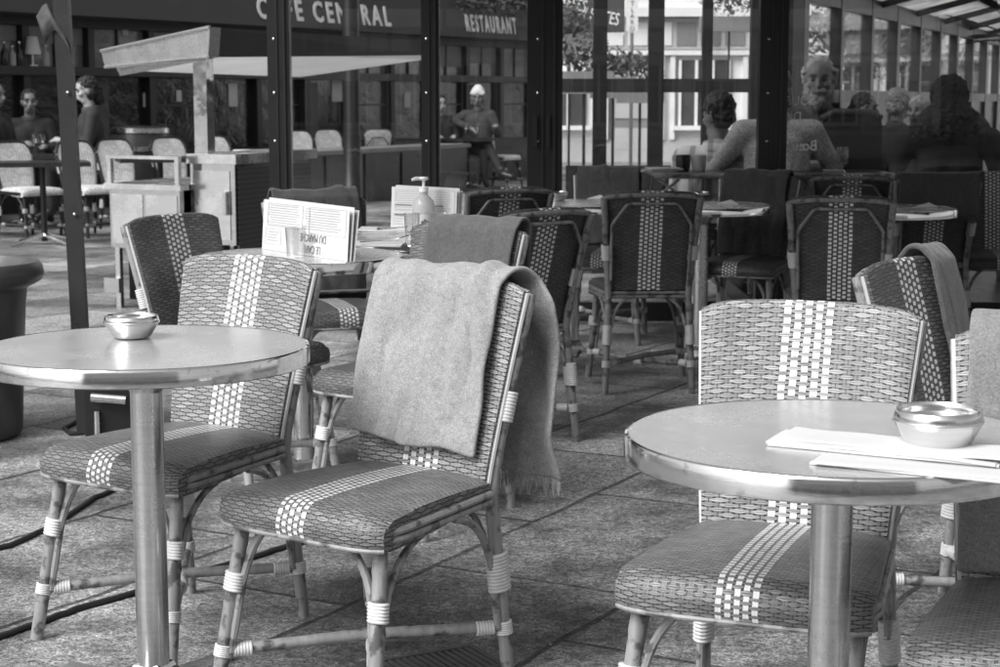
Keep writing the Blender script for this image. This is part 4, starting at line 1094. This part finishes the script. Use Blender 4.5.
# ------------------------------------------------------------------ café across the way
FA, FB = Vector((-5.6, 17.6, 0)), Vector((.62, 27.6, 0)); FB2 = FB
fd = (FB - FA).normalized(); fn_ = Vector((fd.y, -fd.x, 0)); FA = FA - fn_ * 1.1; FB = FB - fn_ * 1.1 + fd * 2.2; FB2 = FB; fn = Vector((fd.y, -fd.x, 0)); FL = (FB - FA).length; fz = math.atan2(fd.y, fd.x)
MAT['street_glass'] = plain('street window glass', .07, .12, var=.9, scale=1.5, spec=.8)
MAT['transom'] = plain('transom glass with painted reflections', .20, .12, var=.95, scale=2.2, spec=.9, bump=.02)  # bright reflections are put into the pane colour
MAT['shop_glass'] = plain('shop window glass', .30, .12, var=.8, scale=1.5, spec=.6)  # brightness of the end panes is put into their colour
fac = thing('corner_cafe', 'dark fronted restaurant across the way with white sign lettering', 'building', (FA.x, FA.y, 0), fz)
# local: x along facade, -y towards the viewer
def fs_(px, off=0.0):                                # facade distance met at a photo column
    r_ = ray(px, 100); den = fd.x * r_.y - fd.y * r_.x
    q_ = FA + fn * off; return (-q_.x * r_.y + q_.y * r_.x) / den
def FX(nm, x0, x1, y0, y1, z0, z1, mat, parent=fac): return MB().span((x0, y0, z0), (x1, y1, z1)).build(nm, mat, parent)
X1 = FL; Xa = -7.0
FX('wall', Xa, X1, .12, .5, 0, 3.2, 'facade_paint')
FX('dado', Xa, X1, -.02, .118, 0, .62, 'dark_wood')
FX('beam', Xa, X1, -.10, .115, 1.56, 1.66, 'facade_paint')
FX('beam', Xa, X1, -.06, .115, 2.12, 2.22, 'facade_paint')
FX('sill', Xa, X1, -.06, .115, .622, .66, 'facade_paint')
k = Xa; i = 0; rnd_b = random.Random(2); MAT['curtain'] = plain('grey curtain', .10, .9, var=.6, scale=9); MAT['pale_panel'] = plain('grey pane reflection', .26, .7, var=.5, scale=3)
while k < X1 - .2:
    w = 1.02; x1 = min(k + w, X1)
    FX('mullion', k - .05, k + .05, -.04, .115, .662, 1.558, 'facade_paint'); FX('mullion', k - .05, k + .05, -.04, .115, 1.662, 2.118, 'facade_paint')
    wn = FX('window', k + .052, x1 - .052, .06, .112, .665, 1.555, 'dark_glass' if k < FL - 1.3 else 'shop_glass'); FX('window', k + .052, x1 - .052, .06, .112, 1.665, 2.115, 'transom' if k < FL - 3.4 else 'shop_glass')
    FX('glazing_bar', (k + x1) / 2 - .012, (k + x1) / 2 + .012, .03, .0595, 1.662, 2.118, 'facade_paint', wn)
    if i % 2: FX('glazing_bar', k + .05, x1 - .05, .03, .0595, 1.20, 1.225, 'facade_paint', wn)
    if i % 4 == 2: FX('curtain', k + .06, k + .34, .045, .0585, .70, 1.52, 'curtain', wn)
    if i % 3 != 1: FX('pale_panel', k + .06, x1 - .06, .045, .0585, 1.67 + rnd_b.uniform(.08, .34), 2.11, 'pale_panel', wn)  # pale panels stand in for reflections in the upper panes
    k += w; i += 1
# sign fascia, leaning outwards at its foot like a short awning
fm = MB(); fm.prism([(Xa, -.62, 2.24), (Xa, -.60, 2.24), (Xa, -.06, 3.05), (Xa, -.06, 3.02)], (X1 - Xa, 0, 0))
MB().prism([(Xa, -.62, 2.22), (Xa, -.05, 2.22), (Xa, -.05, 3.1), (Xa, -.50, 2.98)], (X1 - Xa, 0, 0)).build('sign_fascia', 'fascia_cloth', fac)
sl = Vector((0, .12, .76)).normalized(); fnn = Vector((0, -.76, .12)).normalized()
def sign(s, px0, px1, zc, size):
    a, b = fs_(px0, .6), fs_(px1, .6); o = text_mesh('lettering', s, 'white_paint', size, frame(((a + b) / 2, -.62 + (zc - 2.22) * .158 - .012, zc), (1, 0, 0), fnn), fac, .012, 1, spacing=1.45, fat=.010)
    xs = [v.co.x for v in o.data.vertices]; w = max(xs) - min(xs); c = (a + b) / 2
    for v in o.data.vertices: v.co.x = c + (v.co.x - (max(xs) + min(xs)) / 2) * abs(b - a) / w
    return o
sign('CAFÉ CENTRAL', 259, 391, 2.43, .38)
sign('RESTAURANT', 466, 516, 2.42, .35)
# notices on the windows
for px, py, w, h in ((236, 95, .17, .30), (340, 91, .24, .30), (130, 34, .10, .07), (150, 100, .12, .17), (182, 96, .09, .14), (196, 44, .2, .12), (410, 100, .16, .22)):
    a = fs_(px); d_ = FA + fd * a; z = HC + (100 - py) * d_.y / F
    FX('notice', a - w / 2, a + w / 2, .045, .058, z - h / 2, z + h / 2, 'paper')
# bottles and a pale lamp on the ledge of the beam, top left
for k, (px, h, mt, lab) in enumerate(((6, .26, 'bottle_dark', 'tall dark bottle at the left end of the restaurant ledge'), (14, .22, 'stone_dark', 'pale bottle next to the leftmost dark one on the ledge'), (21, .27, 'bottle_dark', 'dark bottle just left of the pale lamp on the ledge'), (47, .24, 'stone_dark', 'pale bottle right of the lamp on the restaurant ledge'))):
    a = fs_(px, .06); q = FA + fd * a + fn * .06
    t = thing('bottle', lab, 'bottle', (q.x, q.y, 1.662), 0, 'bottles on the restaurant ledge')
    MB().lathe([(0, 0), (.036, 0), (.038, .01), (.038, h * .58), (.014, h * .76), (.013, h * .93), (0, h * .93)], 16).build('body', mt, t, True, 50)
    MB().lathe([(.015, h * .932), (.015, h), (0, h)], 12).build('cap', 'steel', t, True, 50)
a = fs_(34, .06); q = FA + fd * a + fn * .06
t = thing('table_lamp', 'small lamp with pale shade standing on the restaurant ledge', 'lamp', (q.x, q.y, 1.662))
MB().lathe([(0, 0), (.06, 0), (.06, .012), (.012, .02), (.012, .14), (0, .14)], 20).build('foot', 'steel', t, True, 40)
MB().lathe([(.10, .13), (.06, .33), (.057, .33), (.096, .13)], 24).build('lamp_shade', 'white_paint', t, True, 40)

# greenery along the sign top
def leafball(m, c, r, n, sz, rnd, sq=(1, 1, 1)):
    for k in range(n):
        d = Vector((rnd.gauss(0, 1), rnd.gauss(0, 1), rnd.gauss(0, 1))).normalized() * (r * rnd.random() ** .45); d = Vector((d.x * sq[0], d.y * sq[1], d.z * sq[2]))
        a = Vector((rnd.gauss(0, 1), rnd.gauss(0, 1), rnd.gauss(0, 1))).normalized(); b = a.orthogonal().normalized(); s = sz * rnd.uniform(.6, 1.3); q = Vector(c) + d
        m.add([q - a * s, q + b * s * .4, q + a * s, q - b * s * .4], [(0, 1, 2, 3)])
rnd = random.Random(5)
t = thing('ivy_garland', 'leafy garland growing along the top of the restaurant sign', 'garland', (FA.x, FA.y, 0), fz)
m = MB()
xg = fs_(432)
while xg < FL: leafball(m, (xg, -.52, 2.70 + .05 * rnd.random()), .27, 90, .05, rnd, (1, .6, .8)); xg += .22
m.build('leaves', 'leaf', t)
MB().tube([(fs_(430), -.46, 2.9), (FL, -.46, 2.9)], .02, 6).build('stem', 'bark', t)

# dark parapet in front of it
pa, pb = Vector((ony(236, 150, 19.5).x, 19.5, 0)), Vector((ony(467, 150, 24.8).x, 24.8, 0)); d = pb - pa
t = thing('wooden_parapet', 'long dark wooden counter wall with a pale ledge before the restaurant', 'counter', pa, math.atan2(d.y, d.x)); L = d.length
MB().span((0, 0, 0), (L, .5, .62)).build('body', 'dark_wood', t); MB().span((-.03, -.05, .622), (L + .03, .55, .672)).build('ledge', 'shop_grey', t)
for k in range(1, 6): MB().span((L * k / 6 - .03, -.02, .02), (L * k / 6 + .03, -.001, .60)).build('batten', 'facade_paint', t)

# lamp post hiding a letter of the sign
q = ony(352, 150, 18.0); t = thing('lamp_post', 'slim black post standing before the sign lettering', 'lamp post', (q.x, 18.0, 0))
MB().lathe([(.13, 0), (.13, .25), (.10, .30), (.09, .9), (.085, .95), (.085, 3.6), (0, 3.6)], 20).build('shaft', 'black_paint', t, True, 40)
MB().lathe([(.10, 3.6), (.20, 3.75), (.24, 4.15), (.10, 4.35), (0, 4.42)], 20).build('lantern', 'glass_far', t, True, 40)

# white woven chairs and tables over there
OG = 'white woven chairs across the way'
wproto = None
for px, Y, rz, lab in ((31, 16.3, 50, 'white woven chair nearest the left edge with its whole back visible'), (-8, 16.6, 52, 'white woven chair cut by the left edge, only a strip showing'), (93, 16.6, 47, 'white woven chair in front of the dark haired woman, beside leaning post'),
                       (131, 17.4, 45, 'white woven chair right behind the steel guard rail of the stall'), (184, 18.2, 44, 'white woven chair half hidden by the stall canopy post'), (228, 19.0, 42, 'white woven chair farthest right, seen above the steel counter')):
    q = ony(px, 200, Y)
    if wproto is None: wproto = make_chair('weave_white', 'black_paint', 'binding_dark', lab, True, OG); place(wproto, q.x, Y, rz, lab)
    else: dup(wproto, (q.x, Y, 0), R(rz), lab)
q = ony(505, 150, 25.9); dup(wproto, (q.x - .05, 26.0, 0), R(60), 'white woven chair beside the seated woman in the pale knitted hat')
for px, Y, rz, lab in ((306, 22.2, 30, 'white woven chair top seen over the left part of the parapet ledge'), (338, 23.2, 35, 'white woven chair top seen over the parapet just left of the black post'), (372, 24.0, 200, 'white woven chair top seen over the parapet right of the black post')):
    q = ony(px, 140, Y); dup(wproto, (q.x, Y, 0), R(rz), lab)
sproto = None
def square_table(px, Y, w, label, rz=0):
    global sproto
    q = ony(px, 160, Y)
    if sproto: return dup(sproto, (q.x, Y, 0), rz, label)
    t = thing('dark_cafe_table', label, 'table', (q.x, Y, 0), rz, 'dark tables across the way'); sproto = t
    MB().span((-w, -.33, .70), (w, .33, .74)).build('tabletop', 'dark_wood', t)
    MB().tube([(0, 0, .03), (0, 0, .70)], .028, 10).build('pole', 'black_paint', t, True)
    for k in range(4):
        a = k * pi / 2 + .6; MB().tube([(0, 0, .09), (.18 * cos(a), .18 * sin(a), .05), (.36 * cos(a), .36 * sin(a), .015)], [.025, .02, .014], 8).build('foot', 'steel', t, True)
    return t
square_table(42, 15.6, .40, 'dark table before the leftmost whole white woven chair', .3)
square_table(160, 16.7, .40, 'dark table between white chairs behind the guard rail', .3)
square_table(238, 18.4, .40, 'dark table with a white plate seen above the steel counter', .2)
square_table(20, 17.6, .40, 'dark table with wine glasses in front of the dark haired woman', .2)
square_table(392, 25.2, .40, 'dark table seen over the parapet ledge under the notice', .4)
square_table(468, 25.35, .30, 'dark table at which the woman in the knitted hat sits', .5)
q = ony(245, 145, 18.4); t = thing('dinner_plate', 'white plate on the dark table above the steel counter', 'plate', (q.x, 18.4, .742)); MB().lathe([(0, 0), (.08, 0), (.13, .015), (.128, .02), (.08, .008), (0, .008)], 24).build('dish', 'white_paint', t, True)
for px, Y, lab in ((34, 17.5, 'left wine glass before the dark haired woman'), (41, 17.6, 'right wine glass before the dark haired woman'), (466, 25.3, 'left wine glass beside the woman in the knitted hat'), (477, 25.35, 'right wine glass beside the woman in the knitted hat')):
    q = ony(px, 130, Y); t = thing('wine_glass', lab, 'glass', (q.x, Y, .742), 0, 'wine glasses on dark tables')
    MB().lathe([(0, 0), (.035, .002), (.004, .008), (.004, .09), (.03, .11), (.042, .14), (.034, .20), (.032, .20), (.039, .14), (0, .105)], 20).build('bowl', 'tumbler', t, True, 60)
# barrel-like tub
q = ony(140, 130, 19.6); t = thing('wooden_barrel', 'dark round topped barrel against the restaurant windows', 'barrel', (q.x, 19.6, 0))
MB().lathe([(0, 0), (.30, 0), (.36, .30), (.37, .5), (.33, .85), (.30, .98), (0, 1.0)], 32).build('staves', 'dark_wood', t, True, 50)
for z, r_ in ((.25, .357), (.72, .358), (.92, .322)): MB().lathe([(r_, z), (r_ + .012, z), (r_ + .010, z + .05), (r_ - .002, z + .05)], 32).build('hoop', 'steel', t, True, 60)

q = ony(91, 130, 17.7)
person('dark haired woman in dark top facing left beside the white woven chairs', (q.x, 17.7, .08), R(-72), 'coat_black', 'skin_pale', 'hair_dark', 'bun', yaw=0, tilt=.18, s=1.06)
q = ony(-2, 130, 17.6)
person('grey haired man at the far left edge in dark clothes', (q.x - .05, 17.6, .06), R(70), 'coat_black', 'skin', 'hair_grey', 'short', s=1.04)
q = ony(30, 130, 18.6)
person('dim seated figure between the grey haired man and the dark haired woman', (q.x, 18.6, .04), R(20), 'coat_black', 'skin', 'hair_dark', 'short', s=1.0)
q = ony(478, 150, 25.6)
person('woman in pale knitted hat and dark coat with crossed legs at a table', (q.x, 25.7, 0), R(-4), 'coat_grey', 'skin', 'hair_grey', 'short', s=1.06, hat='beanie', glasses=True, seat=.47,
       pose=dict(knl=(.18, -.40, .58), anl=(.36, -.50, .22), tol=(.50, -.56, .18), knr=(.10, -.42, .50), anr=(.14, -.40, .09), tor=(.20, -.53, .035), elr=(-.33, -.08, .93), wrr=(-.07, -.30, .82), ell=(.28, -.02, .76), wrl=(.27, -.26, .84)))
q = ony(441, 150, 25.4)
person('companion of the hatted woman, mostly hidden by the glass post', (q.x - .02, 25.6, 0), R(20), 'coat_black', 'skin_pale', 'hair_dark', 'short', s=1.0, seat=.45)
q = ony(425, 150, 26.2); 

# ------------------------------------------------------------------ bright street beyond
def house(x0, x1, y, nm_label, mat, seed, doors=()):
    t = thing('stone_house', nm_label, 'building', (x0, y, 0), -.05); L = x1 - x0; rnd = random.Random(seed)
    def B(nm, a0, a1, y0, y1, z0, z1, m, parent=t): return MB().span((a0, y0, z0), (a1, y1, z1)).build(nm, m, parent)
    B('wall', 0, L, .0, 4, 0, 11, mat); B('plinth', 0, L, -.08, -.001, 0, .45, 'stone_dark')
    B('cornice', 0, L, -.35, -.001, 2.98, 3.16, mat); B('string_course', 0, L, -.16, -.001, 2.2, 2.3, mat)
    B('fascia_board', .1, L - .1, -.10, -.001, 2.32, 2.95, 'stone_dark')
    n = int(L / 1.45); pitch = L / n
    for k in range(int(L / .5)):
        B('fascia_panel', .16 + k * .5, .56 + k * .5, -.125, -.1005, 2.40, 2.87, 'shop_grey' if (k // 3) % 2 else mat)
    for k in range(int(L / 4)): MB().tube([(1.3 + 4 * k, -.42, .2), (1.3 + 4 * k, -.42, 5)], .045, 8).build('downpipe', 'shop_grey', t, True)
    for k in range(n):
        a = pitch * k + .2; b = pitch * (k + 1) - .2
        if k in doors:
            d_ = B('door', a + .1, b - .1, -.06, -.001, .02, 2.15, 'shop_grey')
            for zz in (.25, .9, 1.5): B('door_panel', a + .2, b - .2, -.085, -.0605, zz, zz + .45, 'stone_dark', d_)
            B('pier', a - .12, a + .06, -.14, -.001, .46, 2.19, mat); B('pier', b - .06, b + .12, -.14, -.001, .46, 2.19, mat)
        else:
            w_ = B('window', a, b, -.05, -.001, .75, 2.1, 'street_glass'); [B('frame', a + (b - a) * f_ - .03, a + (b - a) * f_ + .03, -.09, -.051, .75, 2.1, 'white_paint', w_) for f_ in (.04, .35, .66, .96)]; B('sill', a - .1, b + .1, -.22, -.051, .66, .748, mat, w_); B('transom_bar', a, b, -.088, -.0515, 1.62, 1.67, 'shop_grey', w_)
            if k % 3 == 1: B('pale_panel', a + .02, b - .02, -.0600, -.0505, 1.72, 2.09, 'white_paint', w_)
            B('pier', a - .16, a - .06, -.12, -.001, .46, 2.19, mat)
        w_ = B('window', a + .2, b - .2, -.05, -.001, 3.75, 5.6, 'street_glass'); B('frame', (a + b) / 2 - .04, (a + b) / 2 + .04, -.09, -.051, 3.75, 5.6, 'white_paint', w_); B('sill', a, b, -.2, -.051, 3.62, 3.748, mat, w_)
    return t
house(-1.0, 9.5, 37, 'pale stone shop front with cornice beyond the frontal glazed wall', 'stone', 1, (2,))
house(9.6, 26, 40, 'pale stone house beyond the long receding glazed wall', 'plaster', 2, (4,))
house(26.2, 50, 44, 'pale stone house farthest right along the street', 'plaster', 3, (3,))
house(-40, -1.2, 60, 'pale stone house far behind the dark restaurant', 'stone', 4, (3,))
hb = house(-16, 16, -22, 'pale stone houses across the square behind the viewer', 'stone', 5, (3,)); hb.location.x = 16; hb.rotation_euler.z = pi
# restaurant awning with big lettering, right of the thick post
q = ony(596, 20, 27.0)
t = thing('sign_board', 'dark hanging sign board with white menu lettering past the thick post', 'sign', (q.x, 27.0, 0), -.25)
s_ = F / 27.0
MB().span((-.62, 0, HC + 66 / s_), (.42, .10, HC + 122 / s_)).build('board', 'fascia_cloth', t)
MB().tube([(-.60, .05, 0), (-.60, .05, 3.2)], .03, 8).build('pole', 'black_paint', t, True)
text_mesh('lettering', 'CRÊPES', 'white_paint', .26, frame((-.40, -.012, HC + 95 / s_), (1, 0, -.28), (0, -1, 0)), t, .01, .62)
text_mesh('lettering', '/ FRITES', 'white_paint', .26, frame((.09, -.012, HC + 81 / s_), (1, 0, -.2), (0, -1, 0)), t, .01, .62)
q = ony(632, 15, 30.0); s_ = F / 30
t = thing('shop_sign', 'narrow upright white sign with dark letters on the street', 'sign', (q.x, 30.0, 0), 0)
MB().span((-.10, -.04, HC + 67 / s_), (.10, .04, HC + 110 / s_)).build('panel', 'white_paint', t)
MB().span((-.17, -.03, HC + 64 / s_), (-.125, .03, HC + 112 / s_)).build('side_strip', 'white_paint', t)
MB().tube([(0, 0, 0), (0, 0, HC + 66 / s_)], .03, 8).build('pole', 'shop_grey', t, True)
text_mesh('lettering', 'R\nI\nT\nL\nA\nR\nO', 'ink', .105, frame((0, -.045, HC + 88 / s_), (1, 0, 0), (0, -1, 0)), t, .006, 1.0)

def shrub(px, Y, z0, r, label, name='flower_box', n=260, sq=(1, .6, .7), box=True):
    q = ony(px, 100, Y); t = thing(name, label, 'plant', (q.x, Y, 0)); rnd = random.Random(int(px)); m = MB()
    leafball(m, (0, 0, z0), r, n, .055, rnd, sq); m.build('leaves', 'leaf', t)
    if box: MB().span((-r * .9, -.16, z0 - r * .5 - .25), (r * .9, .16, z0 - r * .5)).build('trough', 'shop_grey', t); MB().tube([(0, 0, 0), (0, 0, z0 - r * .5 - .25)], .018, 8).build('stand', 'black_paint', t, True)
shrub(584, 20, 1.78, .36, 'leafy window box low behind the left glazed panes'); shrub(613, 21, 1.70, .30, 'leafy window box behind the second glazed panes', n=200); shrub(640, 22, 1.65, .32, 'leafy window box right of the doorway beyond the panes', n=220)
shrub(569, 26.2, 2.42, .36, 'hanging flower basket next to the dark sign board', 'hanging_basket', 320, (1, .8, .9), True)
shrub(728, 30, 2.95, .55, 'potted greenery on a stand before the pale shop front', 'potted_shrub', 300, (1, .8, .5), True)
def tree(px, Y, h, r, label, seed):
    q = ony(px, 100, Y); t = thing('street_tree', label, 'tree', (q.x, Y, 0), 0, 'trees along the bright street'); rnd = random.Random(seed)
    MB().tube([(0, 0, 0), (.05, 0, h * .4), (0, .05, h * .75)], [.16, .12, .05], 10).build('trunk', 'bark', t, True)
    b = MB()
    for k in range(6):
        a = k * 1.05; b.tube([(0.04, 0, h * .38 + .1 * k), (r * .4 * cos(a), r * .4 * sin(a), h * .6), (r * .75 * cos(a), r * .75 * sin(a), h * .75)], [.06, .04, .015], 6)
    b.build('limbs', 'bark', t, True)
    m = MB()
    for k in range(26):
        d = Vector((rnd.gauss(0, 1), rnd.gauss(0, 1), rnd.gauss(0, .8))).normalized() * r * rnd.random() ** .5
        leafball(m, (d.x, d.y, h * .72 + d.z), r * .33, 55, .11, rnd)
    m.build('crown', 'leaf', t)
tree(858, 33, 3.6, 1.3, 'leafy street tree seen through the long glazed wall, left', 1); tree(905, 35, 3.9, 1.4, 'leafy street tree seen through the long glazed wall, right', 2)

# ------------------------------------------------------------------ light, sky, camera
w = bpy.data.worlds.new('World'); S.world = w; w.use_nodes = True; nt = w.node_tree; nt.nodes.clear()
sk = nt.nodes.new('ShaderNodeTexSky'); sk.sky_type = 'NISHITA'; sk.sun_disc = False
EL, AZ = R(44), R(200)
sk.sun_elevation = EL; sk.sun_rotation = AZ; sk.dust_density = 4.0; sk.air_density = 1.5; sk.sun_intensity = .5
bw = nt.nodes.new('ShaderNodeRGBToBW'); bg = nt.nodes.new('ShaderNodeBackground'); bg.inputs[1].default_value = .115; ou = nt.nodes.new('ShaderNodeOutputWorld')
nt.links.new(sk.outputs[0], bw.inputs[0]); nt.links.new(bw.outputs[0], bg.inputs[0]); nt.links.new(bg.outputs[0], ou.inputs[0])
sl = bpy.data.lights.new('sun', 'SUN'); sl.energy = 2.4; sl.angle = R(38); so = bpy.data.objects.new('sun', sl); COL.objects.link(so)
sd = Vector((-.74 * cos(EL), -.67 * cos(EL), sin(EL)))     # towards the sun: behind the camera, to the left
so.rotation_euler = sd.to_track_quat('Z', 'Y').to_euler()
sk.sun_rotation = math.atan2(sd.x, sd.y)

cam = bpy.data.cameras.new('camera'); co = bpy.data.objects.new('camera', cam); COL.objects.link(co); S.camera = co
cam.sensor_width = 36; cam.lens = 36 * F / 1000; cam.clip_end = 500; cam.clip_start = .05
co.location = (0, 0, HC); co.rotation_euler = (R(90) - PITCH, 0, 0)
cam.dof.use_dof = True; cam.dof.focus_distance = 3.9; cam.dof.aperture_fstop = 11
S.view_settings.view_transform = 'Standard'; S.view_settings.look = 'None'; S.view_settings.exposure = 0.68; S.view_settings.gamma = 1
S.render.engine = 'CYCLES'
S.render.resolution_x, S.render.resolution_y = 1024, 683
S.cycles.max_bounces = 10; S.cycles.transparent_max_bounces = 24
